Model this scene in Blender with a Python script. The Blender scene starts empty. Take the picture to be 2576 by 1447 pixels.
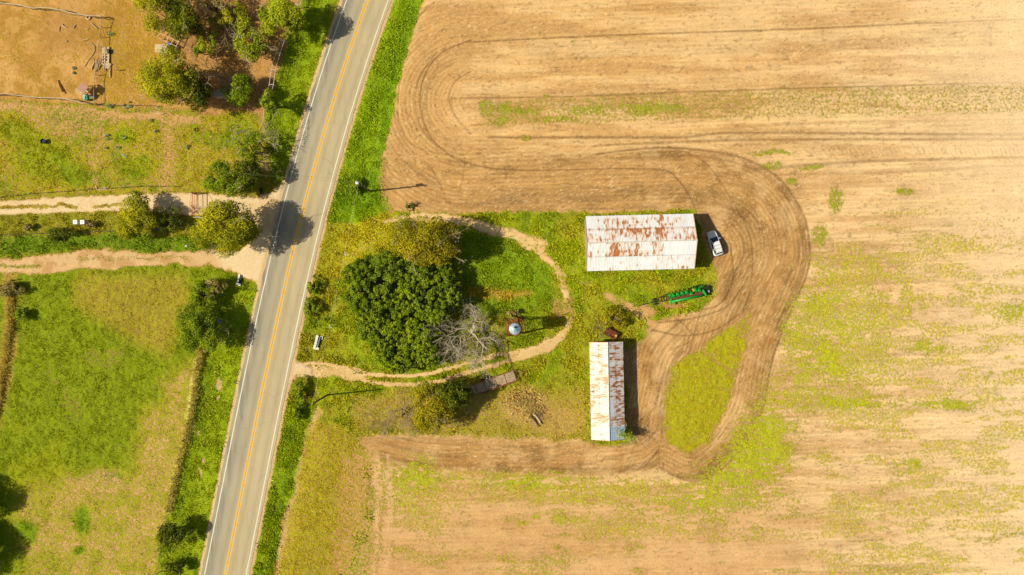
import bpy, math, random
import numpy as np
from mathutils import Vector, Matrix
R_ = math.radians
random.seed(7)
scene = bpy.context.scene
COL = scene.collection
HC = 122.67            # camera height (m); the plan is drawn at 14 units per metre
S = 14.0

def G(px, py, h=0.0):
    """plan coordinate seen at (px,py) from straight above -> world point at height h"""
    k = (HC - h) / HC / S
    return Vector(((px - 1288) * k, (723.5 - py) * k, h))

def lin(c):
    c = np.asarray(c, float) / 255.0
    return np.where(c <= 0.04045, c / 12.92, ((c + 0.055) / 1.055) ** 2.4)
KILL = np.array([1.13, 1.12, 1.24])
def alb(r, g, b):
    """daylit appearance -> albedo"""
    return np.clip(lin((r, g, b)) / KILL, 0.004, 0.85)

# ------------------------------------------------------------------ noise
def _hash(ix, iy, s):
    with np.errstate(over='ignore'):
        n = (ix.astype(np.int64) * 374761393 + iy.astype(np.int64) * 668265263 + s * 2147483647 + 1013904223) & 0xffffffff
        n = ((n ^ (n >> 13)) * 1274126177) & 0xffffffff
        n = (n ^ (n >> 16)) & 0xffffffff
        n = (n * 2654435761) & 0xffffffff
        n = (n ^ (n >> 15)) & 0xffffffff
    return n / 4294967295.0
def vnoise(x, y, s=0):
    ix = np.floor(x); iy = np.floor(y); fx = x - ix; fy = y - iy
    fx = fx * fx * (3 - 2 * fx); fy = fy * fy * (3 - 2 * fy)
    a = _hash(ix, iy, s); b = _hash(ix + 1, iy, s); c = _hash(ix, iy + 1, s); d = _hash(ix + 1, iy + 1, s)
    return (a + (b - a) * fx) * (1 - fy) + (c + (d - c) * fx) * fy
def fbm(x, y, scale, s=0, octv=4, gain=0.5):
    """x,y in plan units; scale = feature size in plan units; result about 0..1, centred at .5"""
    r = np.zeros_like(x); a = 1.0; t = 0; f = 1.0 / scale
    for o in range(octv):
        r += a * vnoise(x * f + 17.3 * o, y * f - 9.1 * o, s + o * 31); t += a; a *= gain; f *= 2.03
    return r / t
def sstep(a, b, x):
    t = np.clip((x - a) / (b - a), 0, 1); return t * t * (3 - 2 * t)

# ------------------------------------------------------------------ basic scene helpers
def link(o): COL.objects.link(o); return o
def tag(o, label=None, cat=None, group=None, kind=None):
    if label: o['label'] = label
    if cat: o['category'] = cat
    if group: o['group'] = group
    if kind: o['kind'] = kind
    return o
def thing(name, loc, rz, label, cat, group=None):
    o = bpy.data.objects.new(name, None); o.empty_display_size = .3
    o.location = loc; o.rotation_euler = (0, 0, rz); link(o)
    return tag(o, label, cat, group)

class MB:
    """collects boxes, bars and tubes and links them as ONE mesh object"""
    def __init__(s): s.v = []; s.f = []; s.mi = []
    def add(s, vs, fs, m=0):
        b = len(s.v); s.v += [tuple(v) for v in vs]; s.f += [tuple(b + i for i in f) for f in fs]; s.mi += [m] * len(fs); return s
    def box(s, c, d, rz=0, m=0, M=None, bev=0):
        x, y, z = d[0] / 2, d[1] / 2, d[2] / 2
        T = M if M is not None else Matrix.Rotation(rz, 4, 'Z')
        vs = [Vector(c) + (T @ Vector((a * x, b * y, e * z))) for e in (-1, 1) for b in (-1, 1) for a in (-1, 1)]
        return s.add(vs, [(0, 2, 3, 1), (4, 5, 7, 6), (0, 1, 5, 4), (2, 6, 7, 3), (0, 4, 6, 2), (1, 3, 7, 5)], m)
    def bar(s, a, b, w, h=None, m=0):
        a = Vector(a); b = Vector(b); h = h or w; d = b - a; L = d.length
        if L < 1e-6: return s
        q = d.to_track_quat('X', 'Z').to_matrix().to_4x4()
        return s.box((a + b) / 2, (L, w, h), M=q, m=m)
    def tube(s, pts, rad, n=8, m=0, caps=True):
        pts = [Vector(p) for p in pts]; N = len(pts)
        if not hasattr(rad, '__len__'): rad = [rad] * N
        b = len(s.v); up = Vector((0.13, 0.21, 1)).normalized()
        for i, p in enumerate(pts):
            d = (pts[min(i + 1, N - 1)] - pts[max(i - 1, 0)])
            if d.length < 1e-7: d = Vector((0, 0, 1))
            d.normalize(); u = d.cross(up)
            if u.length < .05: u = d.cross(Vector((1, 0.1, 0)))
            u.normalize(); w = d.cross(u)
            for k in range(n):
                a = 2 * math.pi * k / n
                s.v.append(tuple(p + (u * math.cos(a) + w * math.sin(a)) * rad[i]))
        for i in range(N - 1):
            for k in range(n):
                k2 = (k + 1) % n
                s.f.append((b + i * n + k, b + i * n + k2, b + (i + 1) * n + k2, b + (i + 1) * n + k)); s.mi.append(m)
        if caps:
            s.f.append(tuple(b + k for k in range(n))[::-1]); s.mi.append(m)
            s.f.append(tuple(b + (N - 1) * n + k for k in range(n))); s.mi.append(m)
        return s
    def lathe(s, c, prof, n=20, m=0, axis='Z'):
        c = Vector(c); b = len(s.v)
        for r, z in prof:
            for k in range(n):
                a = 2 * math.pi * k / n
                v = Vector((r * math.cos(a), r * math.sin(a), z))
                if axis == 'Y': v = Vector((v.x, v.z, v.y))
                if axis == 'X': v = Vector((v.z, v.x, v.y))
                s.v.append(tuple(c + v))
        for i in range(len(prof) - 1):
            for k in range(n):
                k2 = (k + 1) % n
                s.f.append((b + i * n + k, b + i * n + k2, b + (i + 1) * n + k2, b + (i + 1) * n + k)); s.mi.append(m)
        return s
    def build(s, name, mats, parent=None, smooth=False, bevel=0, loc=None):
        me = bpy.data.meshes.new(name); me.from_pydata(s.v, [], s.f)
        if not isinstance(mats, (list, tuple)): mats = [mats]
        for m_ in mats: me.materials.append(m_)
        me.polygons.foreach_set('material_index', s.mi)
        if smooth: me.polygons.foreach_set('use_smooth', [True] * len(s.f))
        me.update(); o = bpy.data.objects.new(name, me); link(o)
        if parent: o.parent = parent
        if loc is not None: o.location = loc
        if bevel:
            b = o.modifiers.new('bevel', 'BEVEL'); b.width = bevel; b.segments = 2; b.limit_method = 'ANGLE'
        return o

def np_mesh(name, V, F, mat, cols=None, floats=None, parent=None, smooth=False, kind=None):
    """V (n,3), F (m,4) ints; cols: dict name->(n,3) point colours; floats: dict name->(n,)"""
    me = bpy.data.meshes.new(name)
    V = np.ascontiguousarray(V, dtype=np.float32); F = np.ascontiguousarray(F, dtype=np.int32)
    k = F.shape[1]
    me.vertices.add(len(V)); me.vertices.foreach_set('co', V.ravel())
    me.loops.add(F.size); me.loops.foreach_set('vertex_index', F.ravel())
    me.polygons.add(len(F)); me.polygons.foreach_set('loop_start', np.arange(0, F.size, k, dtype=np.int32))
    try: me.polygons.foreach_set('loop_total', np.full(len(F), k, dtype=np.int32))
    except Exception: pass
    for n_, c in (cols or {}).items():
        at = me.attributes.new(n_, 'FLOAT_COLOR', 'POINT')
        c4 = np.ones((len(V), 4), np.float32); c4[:, :3] = c; at.data.foreach_set('color', c4.ravel())
    for n_, c in (floats or {}).items():
        at = me.attributes.new(n_, 'FLOAT', 'POINT'); at.data.foreach_set('value', np.asarray(c, np.float32))
    me.materials.append(mat)
    me.update(calc_edges=True)
    if smooth: me.polygons.foreach_set('use_smooth', np.ones(len(F), dtype=bool))
    o = bpy.data.objects.new(name, me); link(o)
    if parent: o.parent = parent
    if kind: o['kind'] = kind
    return o

# ------------------------------------------------------------------ materials
class NT:
    def __init__(s, name):
        s.m = bpy.data.materials.new(name); s.m.use_nodes = True; s.t = s.m.node_tree; s.n = s.t.nodes
        s.b = s.n['Principled BSDF']; s.out = s.n['Material Output']
    def new(s, ty, **kw):
        n = s.n.new(ty)
        for k, v in kw.items(): setattr(n, k, v)
        return n
    def L(s, a, b): s.t.links.new(a, b)
    def noise(s, scale, detail=3, vec=None, rough=.55):
        n = s.new('ShaderNodeTexNoise'); n.inputs['Scale'].default_value = scale; n.inputs['Detail'].default_value = detail
        n.inputs['Roughness'].default_value = rough
        if vec is not None: s.L(vec, n.inputs['Vector'])
        return n.outputs[0]
    def math(s, op, a, b=None, c=None, clamp=False):
        n = s.new('ShaderNodeMath', operation=op, use_clamp=clamp)
        for i, v in enumerate((a, b, c)):
            if v is None: continue
            if isinstance(v, (int, float)): n.inputs[i].default_value = v
            else: s.L(v, n.inputs[i])
        return n.outputs[0]
    def rng(s, v, a, b, c=0, d=1, smooth=False):
        n = s.new('ShaderNodeMapRange'); n.interpolation_type = 'SMOOTHSTEP' if smooth else 'LINEAR'
        s.L(v, n.inputs[0])
        for i, q in enumerate((a, b, c, d)): n.inputs[i + 1].default_value = q
        return n.outputs[0]
    def mix(s, f, a, b, mode='MIX'):
        n = s.new('ShaderNodeMix', data_type='RGBA', blend_type=mode)
        for i, v in ((0, f), (6, a), (7, b)):
            if isinstance(v, (int, float)): n.inputs[i].default_value = v
            elif isinstance(v, (tuple, list, np.ndarray)): n.inputs[i].default_value = (*[float(q) for q in v[:3]], 1)
            else: s.L(v, n.inputs[i])
        return n.outputs[2]
    def scalecol(s, col, f):
        n = s.new('ShaderNodeVectorMath', operation='SCALE')
        if isinstance(col, (tuple, list, np.ndarray)): n.inputs[0].default_value = [float(q) for q in col[:3]]
        else: s.L(col, n.inputs[0])
        s.L(f, n.inputs[3]) if not isinstance(f, (int, float)) else setattr(n.inputs[3], 'default_value', f)
        return n.outputs[0]
    def bump(s, h, strength=.5, dist=.05):
        n = s.new('ShaderNodeBump'); n.inputs['Strength'].default_value = strength; n.inputs['Distance'].default_value = dist
        s.L(h, n.inputs['Height']); s.L(n.outputs[0], s.b.inputs['Normal'])
    def attr(s, name, what='Color'):
        n = s.new('ShaderNodeAttribute'); n.attribute_name = name; return n.outputs[what]
    def obj(s): return s.new('ShaderNodeTexCoord').outputs['Object']
    def pos(s): return s.new('ShaderNodeNewGeometry').outputs['Position']

def simple(name, rgb, rough=.6, metal=0, var=.15, scale=6, bump=.0, second=None, thr=.55, stretch=None, spec=.4):
    """procedural paint/wood/metal: base colour with noise variation and an optional second colour in patches"""
    t = NT(name); vec = t.obj()
    if stretch:
        mp = t.new('ShaderNodeMapping'); mp.inputs['Scale'].default_value = stretch; t.L(vec, mp.inputs[0]); vec = mp.outputs[0]
    n = t.noise(scale, 4, vec)
    c = t.scalecol(rgb, t.rng(n, .25, .75, 1 - var, 1 + var))
    if second is not None:
        n2 = t.noise(scale * .7, 5, vec, .65)
        c = t.mix(t.rng(n2, thr - .04, thr + .06, smooth=True), c, second)
    t.L(c, t.b.inputs['Base Color'])
    t.b.inputs['Roughness'].default_value = rough; t.b.inputs['Metallic'].default_value = metal
    t.b.inputs['Specular IOR Level'].default_value = spec
    if bump: t.bump(n, .6, bump)
    return t.m
# ------------------------------------------------------------------ road lines fitted as x(y) in plan units
_yl = np.array([0, 103, 254, 377, 461, 652, 777, 957, 1447.]); _xl = np.array([873, 836, 788, 753, 731, 684, 651, 607, 514.])
_yr = np.array([0, 247, 367, 483, 602, 840, 1006, 1447.]); _xr = np.array([977, 890, 853, 826, 796, 745, 709, 620.])
_cl = np.polyfit(np.concatenate([_yl, _yr]), np.concatenate([_xl + 52.3, _xr - 52.3]), 3)
def road_x(y):
    y = np.asarray(y, float); yc = np.clip(y, -60, 1500)
    d = np.polyder(_cl)
    return np.polyval(_cl, yc) + (y - yc) * np.polyval(d, yc)
LANE = 52.3

# ------------------------------------------------------------------ ground sheet
def axis(lo, hi, st, far):
    a = list(np.arange(lo, hi + st * .5, st)); s = st; x = a[-1]
    up = []
    while x < far: s *= 1.22; x += s; up.append(x)
    s = st; x = a[0]; dn = []
    while x > -far: s *= 1.22; x -= s; dn.append(x)
    return np.array(dn[::-1] + a + up)
XS = axis(-95.5, 95.5, .17, 2500); YS = axis(-55, 55, .17, 2500)
WX, WY = np.meshgrid(XS, YS); shape = WX.shape
PX = (WX * S + 1288).ravel(); PY = (723.5 - WY * S).ravel()
N = PX.size
# ragged coordinates
wx = (fbm(PX, PY, 40, 1, 4, .6) - .5) * 26; wy = (fbm(PX, PY, 40, 2, 4, .6) - .5) * 26
QX = PX + wx; QY = PY + wy
wx2 = (fbm(PX, PY, 12, 3, 3) - .5) * 9; wy2 = (fbm(PX, PY, 12, 4, 3) - .5) * 9
EX = PX + wx2; EY = PY + wy2

def seg_dist(X, Y, pts):
    d = np.full(X.shape, 1e9)
    for (ax, ay), (bx, by) in zip(pts[:-1], pts[1:]):
        dx, dy = bx - ax, by - ay; L = dx * dx + dy * dy + 1e-9
        t = np.clip(((X - ax) * dx + (Y - ay) * dy) / L, 0, 1)
        d = np.minimum(d, (X - ax - t * dx) ** 2 + (Y - ay - t * dy) ** 2)
    return np.sqrt(d)
def sub(X, Y, pts, mg):
    xs = [p[0] for p in pts]; ys = [p[1] for p in pts]
    return np.nonzero((X > min(xs) - mg) & (X < max(xs) + mg) & (Y > min(ys) - mg) & (Y < max(ys) + mg))[0]
def inside(X, Y, pts):
    ins = np.zeros(X.shape, bool); n = len(pts)
    for i in range(n):
        ax, ay = pts[i]; bx, by = pts[(i + 1) % n]
        if ay == by: continue
        c = ((ay > Y) != (by > Y)) & (X < (bx - ax) * (Y - ay) / (by - ay) + ax)
        ins ^= c
    return ins
def poly(pts, soft=6, warp=2):
    X, Y = ((PX, PY), (EX, EY), (QX, QY))[warp]
    m = np.zeros(N); i = sub(X, Y, pts, soft + 2)
    x, y = X[i], Y[i]; d = seg_dist(x, y, pts + [pts[0]]); ins = inside(x, y, pts)
    sd = np.where(ins, d, -d); m[i] = sstep(-soft, soft, sd); return m
def smooth_line(pts, k=6):
    P = [np.array(p, float) for p in pts]; P = [2 * P[0] - P[1]] + P + [2 * P[-1] - P[-2]]; out = []
    for i in range(1, len(P) - 2):
        for j in range(k):
            t = j / k
            out.append(tuple(.5 * ((2 * P[i]) + (-P[i - 1] + P[i + 1]) * t + (2 * P[i - 1] - 5 * P[i] + 4 * P[i + 1] - P[i + 2]) * t * t + (-P[i - 1] + 3 * P[i] - 3 * P[i + 1] + P[i + 2]) * t ** 3)))
    out.append(tuple(P[-2])); return out
def line(pts, w, soft=2, warp=1, k=5):
    X, Y = ((PX, PY), (EX, EY), (QX, QY))[warp]
    L = smooth_line(pts, k) if k > 1 and len(pts) > 2 else pts
    m = np.zeros(N); i = sub(X, Y, L, w + soft + 2)
    d = seg_dist(X[i], Y[i], L); m[i] = 1 - sstep(w - soft, w + soft, d); return m
def blob(x, y, rx, ry, soft=.45, warp=2):
    X, Y = ((PX, PY), (EX, EY), (QX, QY))[warp]
    d = np.sqrt(((X - x) / rx) ** 2 + ((Y - y) / ry) ** 2); return 1 - sstep(1 - soft, 1 + soft, d)

SO = np.zeros((N, 3)); GR = np.zeros((N, 3)); VG = np.zeros(N)
def soil(m, c, a=1.0):
    global SO; c = alb(*c) if len(np.shape(c)) == 1 else c
    SO += (c - SO) * (m * a)[:, None]
def grass(m, c, a=1.0):
    global GR; GR += (alb(*c) - GR) * (m * a)[:, None]
def veg(m, v, a=1.0):
    global VG; VG += (v - VG) * m * a
rx_ = road_x(PY)
right = sstep(-5, 5, PX - rx_); left = 1 - right
HN = fbm(PX * .12, PY, 22, 11, 5, .6)       # horizontally stretched noise
HN2 = fbm(PX * .25, PY, 7, 12, 3, .6)
BN = fbm(PX, PY, 230, 13, 3); MN = fbm(PX, PY, 30, 14, 4, .6); FN = fbm(PX, PY, 6, 15, 2)

# ---- right: tilled field
soil(np.ones(N), (222, 180, 118)); grass(np.ones(N), (158, 158, 48))
soil(sstep(1500, 2500, PX + (BN - .5) * 600), (246, 214, 166), .8)  # haze and brightness towards the right painted into the soil colour
soil(sstep(.42, .68, HN) * right, (196, 150, 92), .6)
soil(sstep(.60, .35, HN) * 0 + sstep(.55, .35, HN) * right, (238, 202, 146), .5)
veg(right, .10)
# furrow directions: stadium around the turn in the north, a loop round the barn, horizontals elsewhere
A = [(1175, 255), (2700, 205)]
dA = seg_dist(PX + (MN - .5) * 3, PY, A)
mA = sstep(430, 400, PY - (PX - 1175) * .0) * right
LOOPO = smooth_line([(1500, 388), (1600, 376), (1700, 372), (1850, 392), (1950, 440), (2012, 520), (2036, 600), (2033, 680), (2000, 762), (1962, 850), (1938, 930), (1925, 1010), (1895, 1085), (1840, 1160), (1770, 1207), (1715, 1206), (1660, 1180)], 5)
WS = LOOPO + [(1560, 1190), (1400, 1194), (1200, 1186), (1040, 1172), (960, 1160), (905, 1120), (875, 1075), (900, 1085), (1040, 1098), (1250, 1104), (1440, 1112), (1560, 1116), (1575, 1100), (1575, 860), (1640, 800), (1750, 775), (1800, 735), (1790, 640), (1750, 530), (1480, 530), (1000, 535), (955, 480), (968, 400), (1200, 400)]
mWS = poly(WS, 9, 1)
SE = [(1745, 440), (1800, 500), (1868, 580), (1893, 640), (1888, 720), (1850, 798), (1765, 858), (1712, 905), (1688, 980), (1672, 1060), (1672, 1110)]
dO = seg_dist(PX + (MN - .5) * 2, PY + (MN - .5) * 2, LOOPO); dI = seg_dist(PX + (MN - .5) * 3, PY, smooth_line(SE, 3))
# the left band next to the shed follows dI, the big loop follows dO, the bottom one the bottom edge
BE = smooth_line([(880, 1110), (960, 1162), (1200, 1187), (1400, 1195), (1560, 1192), (1640, 1172), (1700, 1120)], 4)
dB = seg_dist(PX, PY + (MN - .5) * 3, BE)
dsel = np.where(PY < 372, dA, dO)
dsel = np.where((PY > 372) & (PX < 1745) & (PY < 545), np.abs(PY - 372 + (PX - 1500) * .03), dsel)
dsel = np.where((PX < 1720) & (PY > 775) & (PY < 1095), dI, dsel)
dsel = np.where((PX < 1660) & (PY > 1085), dB, dsel)
dsel = np.where(PX < 1175, dA, dsel)
outl = (1 - mWS) * sstep(380, 400, PY)
hor = PY + PX * .035 + (MN - .5) * 5
dsel = np.where(outl > .5, hor, dsel)
ph = dsel / 10.6
row = np.cos(2 * np.pi * ph)
rowid = np.floor(ph); rowv = _hash(rowid, rowid * 0, 5)
rowc = _hash(np.floor(dsel / 47.0), rowid * 0, 6)        # implement passes
soil(mWS, (188, 144, 86), .82)
soil(mWS * sstep(.45, .7, MN), (160, 118, 64), .6)
soil(mWS * sstep(.5, .3, fbm(PX, PY, 60, 21, 4)), (220, 180, 124), .75)
# headlands brown
soil(poly([(1080, 0), (1260, 0), (1230, 120), (1160, 180), (1130, 300), (1230, 400), (1600, 400), (1600, 530), (1000, 535), (955, 480), (965, 380), (990, 250), (1030, 100)], 25), (202, 158, 98), .8)
soil(poly([(1180, 480), (1240, 420), (1500, 400), (1740, 410), (1760, 470), (1400, 520), (1180, 530)], 15), (190, 148, 92), .5)
lim = right * sstep(1.2, .9, np.abs(WX.ravel()) / 150)
det = (.5 + .5 * fbm(PX, PY, 50, 31, 3))
SO *= (1 + (row * .085 * det * sstep(.3, .6, fbm(PX, PY, 38, 33, 3)) * 1.4 + (rowv - .5) * .10 + (rowc - .5) * .07)[:, None] * lim[:, None] * (.75 + .6 * mWS)[:, None])
# broken dark clods lying along the rows
u_ = np.where(outl > .5, PX, np.where((PY < 372) & (PX > 1175), PX, np.where(PX < 1175, np.arctan2(PY - 255, PX - 1175) * 150, (PX + PY))))
cl = vnoise(u_ / 9.0, dsel / 4.0, 77) * .6 + vnoise(u_ / 4.5, dsel / 2.6, 78) * .4
clm = sstep(.66, .78, cl + (HN2 - .5) * .25) * lim
SO *= (1 - clm * (.26 - .08 * mWS))[:, None]
stk = fbm(PX * .05, dsel, 5.0, 83, 3, .6); SO *= (1 + (stk - .5) * .34 * lim * (1 - mWS * .5))[:, None]
cl2 = sstep(.74, .86, vnoise(u_ / 6.0, dsel / 3.0, 79)) * lim
SO += (alb(240, 205, 150) - SO) * (cl2 * .5)[:, None]

SO *= (1 - .22 * mWS * sstep(.5, .68, fbm(u_ * .35, dsel * 1.6, 22, 96, 4, .65)))[:, None]
# wheel marks and pass joints
def mark(pts, w=1.6, a=.5, c=(112, 76, 40), k=5):
    if c[0] < 130: a = min(1, a * 1.15)
    soil(line(pts, w, 1.6, 0, k) * (.55 + .9 * (FN - .1)).clip(0, 1), c, a)
mark([(1172, 106), (1550, 88), (1941, 75), (2576, 48), (3400, 20)], 2.0, .55)
mark([(1133, 247), (1485, 241), (1875, 226), (2576, 206), (3400, 180)], 1.8, .5)
mark([(1200, 262), (1225, 250)], 1.5, .4)
mark([(1185, 179), (1150, 200), (1133, 225), (1130, 254), (1146, 293), (1185, 338)], 1.8, .5)
mark([(1185, 100), (1114, 130), (1075, 175), (1058, 230), (1060, 285), (1088, 351), (1159, 404), (1290, 428), (1550, 424), (1667, 428), (1706, 452), (1739, 501), (1752, 540)], 2.0, .6)
mark([(1095, 135), (1055, 195), (1045, 260), (1060, 320), (1100, 370)], 1.6, .5)
mark([(997, 273), (1005, 315), (1023, 351), (1060, 375), (1140, 393)], 1.6, .5)
mark([(1092, 5), (1050, 45), (1025, 110), (1008, 180), (1000, 260)], 1.8, .5)
mark([(1076, 12), (1040, 60)], 1.6, .4)
mark(LOOPO[::3], 2.2, .6); mark([(x - 6, y + (5 if y < 700 else 0)) for x, y in LOOPO[::3]], 1.4, .35, (232, 192, 142))
mark([(1680, 366), (1765, 402), (1800, 440), (1850, 520), (1888, 600), (1892, 700), (1872, 780)], 1.8, .45)
mark([(1230, 345), (1700, 345), (1875, 334), (2576, 338), (3400, 330)], 3.2, .5); mark([(1500, 366), (1875, 352), (2576, 350), (3400, 344)], 3.2, .45)
mark([(1900, 425), (2200, 405), (2576, 396)], 4, .35); mark([(1950, 440), (2250, 432), (2576, 416)], 3, .3); mark([(1850, 318), (2200, 306), (2576, 300)], 3, .3)
mark([(1635, 750), (1700, 800), (1745, 850), (1690, 880)], 2, .4); mark([(1640, 830), (1720, 845), (1800, 830), (1860, 790)], 2.2, .55)
mark([(1620, 760), (1700, 775), (1790, 775), (1830, 740), (1845, 690), (1838, 620)], 2.4, .5); mark([(1650, 812), (1750, 800), (1830, 770), (1868, 720)], 2.2, .5)
mark([(1670, 1100), (1650, 1140), (1625, 1170)], 2, .5); mark([(1600, 1180), (1660, 1120), (1690, 1060)], 1.6, .4, (235, 195, 145))
mark([(1010, 1020), (1000, 1100)], 2, .2)
mark([(873, 1075), (905, 1120), (960, 1160)], 1.8, .5)
mark([(1050, 440), (1080, 420), (1100, 452), (1118, 490)], 1.6, .4); mark([(1170, 400), (1165, 440), (1158, 470)], 1.4, .4)
mark([(1880, 890), (1960, 950), (2080, 1040), (2200, 1110)], 5, .35, (222, 180, 130))
mark([(2080, 1036), (2300, 1040), (2576, 1046)], 1.4, .4, (245, 222, 160)); mark([(2100, 1052), (2320, 1060)], 1.3, .35, (245, 222, 160))
mark([(2090, 1069), (2360, 1076)], 1.3, .35, (245, 222, 160)); mark([(1800, 300), (2100, 292), (2576, 279)], 1.4, .4, (240, 225, 150))
# far right: hazy brightness put into a still paler soil colour
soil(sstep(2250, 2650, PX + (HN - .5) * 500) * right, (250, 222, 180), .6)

# weeds on the field
def weed(m, v, c=(168, 174, 38)):
    veg(m, v); grass(m, c, .8)
weed(poly([(1205, 256), (1300, 248), (1550, 240), (1900, 224), (2600, 210), (2600, 282), (1810, 300), (1290, 320), (1215, 318)], 7), .40, (158, 152, 60))
for b in ((1222, 270, 16, 22), (1262, 268, 22, 18), (1262, 302, 22, 14), (1320, 278, 40, 12), (1400, 300, 50, 8), (1480, 275, 60, 12), (1380, 243, 12, 5), (1640, 275, 90, 14),
          (1945, 385, 60, 8), (1945, 418, 34, 10), (2045, 418, 34, 9), (1992, 455, 14, 13), (2280, 480, 36, 11), (2100, 500, 18, 34), (2062, 590, 20, 30), (1325, 346, 12, 6), (1280, 105, 6, 4), (1442, 103, 6, 5)):
    weed(blob(*b), .58, (140, 155, 25))
for x, y, a, b, v in ((2090, 665, 70, 30, .4), (2140, 720, 80, 30, .42), (2060, 765, 60, 28, .62), (2110, 830, 80, 40, .55), (2015, 935, 26, 45, .72), (2000, 840, 30, 40, .55), (2095, 905, 45, 45, .72), (2180, 870, 60, 30, .5),
                   (2150, 1012, 130, 20, .62), (2180, 780, 90, 14, .45), (2340, 872, 50, 18, .6), (2400, 1016, 66, 13, .68), (2560, 785, 60, 20, .55), (2460, 940, 60, 12, .5), (2280, 1170, 46, 24, .55), (2070, 1145, 30, 12, .5),
                   (1965, 1010, 60, 80, .5), (1930, 1095, 60, 60, .58), (1860, 1195, 100, 50, .62), (1760, 1262, 150, 36, .56), (1900, 1130, 60, 50, .66), (1320, 1218, 140, 26, .6), (1180, 1200, 60, 14, .42), (1040, 1208, 60, 50, .72), (1030, 1270, 40, 30, .55),
                   (1370, 1305, 90, 14, .6), (1450, 1255, 130, 16, .5), (1560, 1230, 110, 20, .5), (1180, 1255, 120, 20, .35), (1550, 1330, 100, 30, .45), (1200, 1400, 120, 14, .32), (1720, 1330, 90, 20, .42), (1080, 1320, 60, 40, .42), (1300, 1440, 120, 10, .35), (1530, 1395, 80, 8, .35),
                   (2230, 655, 120, 14, .35), (2400, 700, 120, 10, .34), (2330, 620, 130, 10, .28), (2270, 540, 60, 9, .38), (2460, 600, 80, 9, .32), (2280, 1290, 120, 14, .3), (2440, 1230, 90, 10, .32), (1920, 1350, 180, 12, .38), (2120, 1400, 160, 12, .33)):
    weed(blob(x, y, a * 1.15, b * 1.25, .95) * (.35 + .95 * sstep(.36, .58, HN2 * .6 + MN * .4)).clip(0, 1), v + .08, (164, 174, 28) if v > .5 else (182, 176, 60))
hz_ = sstep(.42, .62, fbm(PX * .22, PY, 26, 41, 4, .6)) * right * sstep(2040, 2100, PX) * sstep(460, 640, PY) * (VG < .4)
veg(hz_, .47); grass(hz_, (186, 180, 62), .9)
hz_ = poly([(2040, 640), (2120, 600), (2260, 640), (2330, 760), (2250, 900), (2200, 1040), (2080, 1010), (1980, 980), (1985, 860), (2030, 740)], 40) * sstep(.3, .55, MN); veg(hz_ * (VG < .55), .52); grass(hz_, (172, 176, 36), .7)
veg(sstep(.5, .72, fbm(PX * .3, PY, 30, 42, 4, .6)) * right * sstep(1195, 1240, PY) * (VG < .4), .46)
soil(sstep(1215, 1300, PY) * right * (1 - sstep(1900, 2200, PX)), (212, 165, 112), .5)

# ---- island of grass around the buildings
GI = [(700, 430), (830, 520), (1000, 532), (1200, 535), (1475, 533), (1600, 530), (1748, 524), (1785, 640), (1804, 690), (1800, 742), (1762, 776), (1700, 798), (1640, 806), (1618, 830), (1622, 850), (1600, 866), (1570, 880),
      (1575, 1088), (1600, 1092), (1600, 1112), (1530, 1118), (1440, 1108), (1340, 1100), (1130, 1092), (1010, 1094), (890, 1098), (930, 1160), (940, 1300), (900, 1500), (880, 1800), (300, 1800)]
mG = poly(GI, 9, 2) * right
soil(mG, (206, 165, 98)); veg(mG, .78); grass(mG, (138, 158, 10))
grass(mG * sstep(.45, .65, MN), (108, 134, 14), .7); grass(mG * sstep(.55, .4, fbm(PX, PY, 45, 51, 3)), (150, 150, 40), .6)
# strip between barn and field, darker weeds
LENS = smooth_line([(1738, 888), (1800, 850), (1862, 800), (1888, 792), (1872, 870), (1852, 960), (1822, 1050), (1790, 1108), (1740, 1135), (1692, 1124), (1672, 1088), (1680, 1000), (1690, 935), (1710, 902), (1738, 888)], 4)
mL = poly(LENS, 8, 2); soil(mL, (200, 156, 92)); veg(mL, .52 + .3 * sstep(.35, .6, MN)); grass(mL, (158, 158, 24)); veg(poly([(1690, 960), (1740, 890), (1780, 960), (1770, 1080), (1720, 1120), (1680, 1070)], 22), .78)
veg(line([(1770, 880), (1810, 915), (1850, 940)], 6, 6), .5)
# dry south-west part of the island
dry = poly([(890, 1090), (880, 1010), (1010, 985), (1190, 960), (1300, 985), (1480, 980), (1482, 1108), (1340, 1100), (1130, 1092)], 22)
veg(dry, .62); grass(dry, (158, 146, 52), .8); soil(dry, (200, 160, 104), .8)
veg(blob(1318, 1020, 60, 45), .5); grass(blob(1318, 1020, 55, 40), (190, 168, 100), .8); grass(blob(1400, 1060, 60, 40), (180, 150, 90), .6)
bl = poly([(770, 1060), (870, 1075), (925, 1150), (915, 1300), (850, 1500), (690, 1500), (720, 1250)], 14)
veg(bl, .66); grass(bl, (160, 152, 34), .85); soil(bl, (206, 158, 98))
veg(poly([(860, 1150), (925, 1150), (940, 1300), (930, 1500), (820, 1500)], 14), .48); 
drl = line([(792, 1040), (760, 1110), (742, 1200), (715, 1310), (690, 1450), (670, 1600)], 9, 6, 2); veg(drl, .42); grass(drl, (190, 170, 100)); soil(drl, (205, 170, 115))
vgr = poly([(752, 980), (790, 1020), (770, 1100), (738, 1220), (705, 1320), (680, 1447), (600, 1700), (500, 1700), (600, 1447)], 8) * right
veg(vgr, .9); grass(vgr, (136, 164, 16)); grass(vgr * sstep(.5, .62, MN), (104, 138, 10), .5)
veg(line([(965, 1160), (960, 1300), (945, 1450)], 5, 3, 2), .5)
bz_ = line([(915, 1150), (925, 1260), (905, 1400), (890, 1500)], 34, 30, 2) * right; veg(bz_, .46); soil(bz_, (214, 170, 112), .7)
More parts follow.
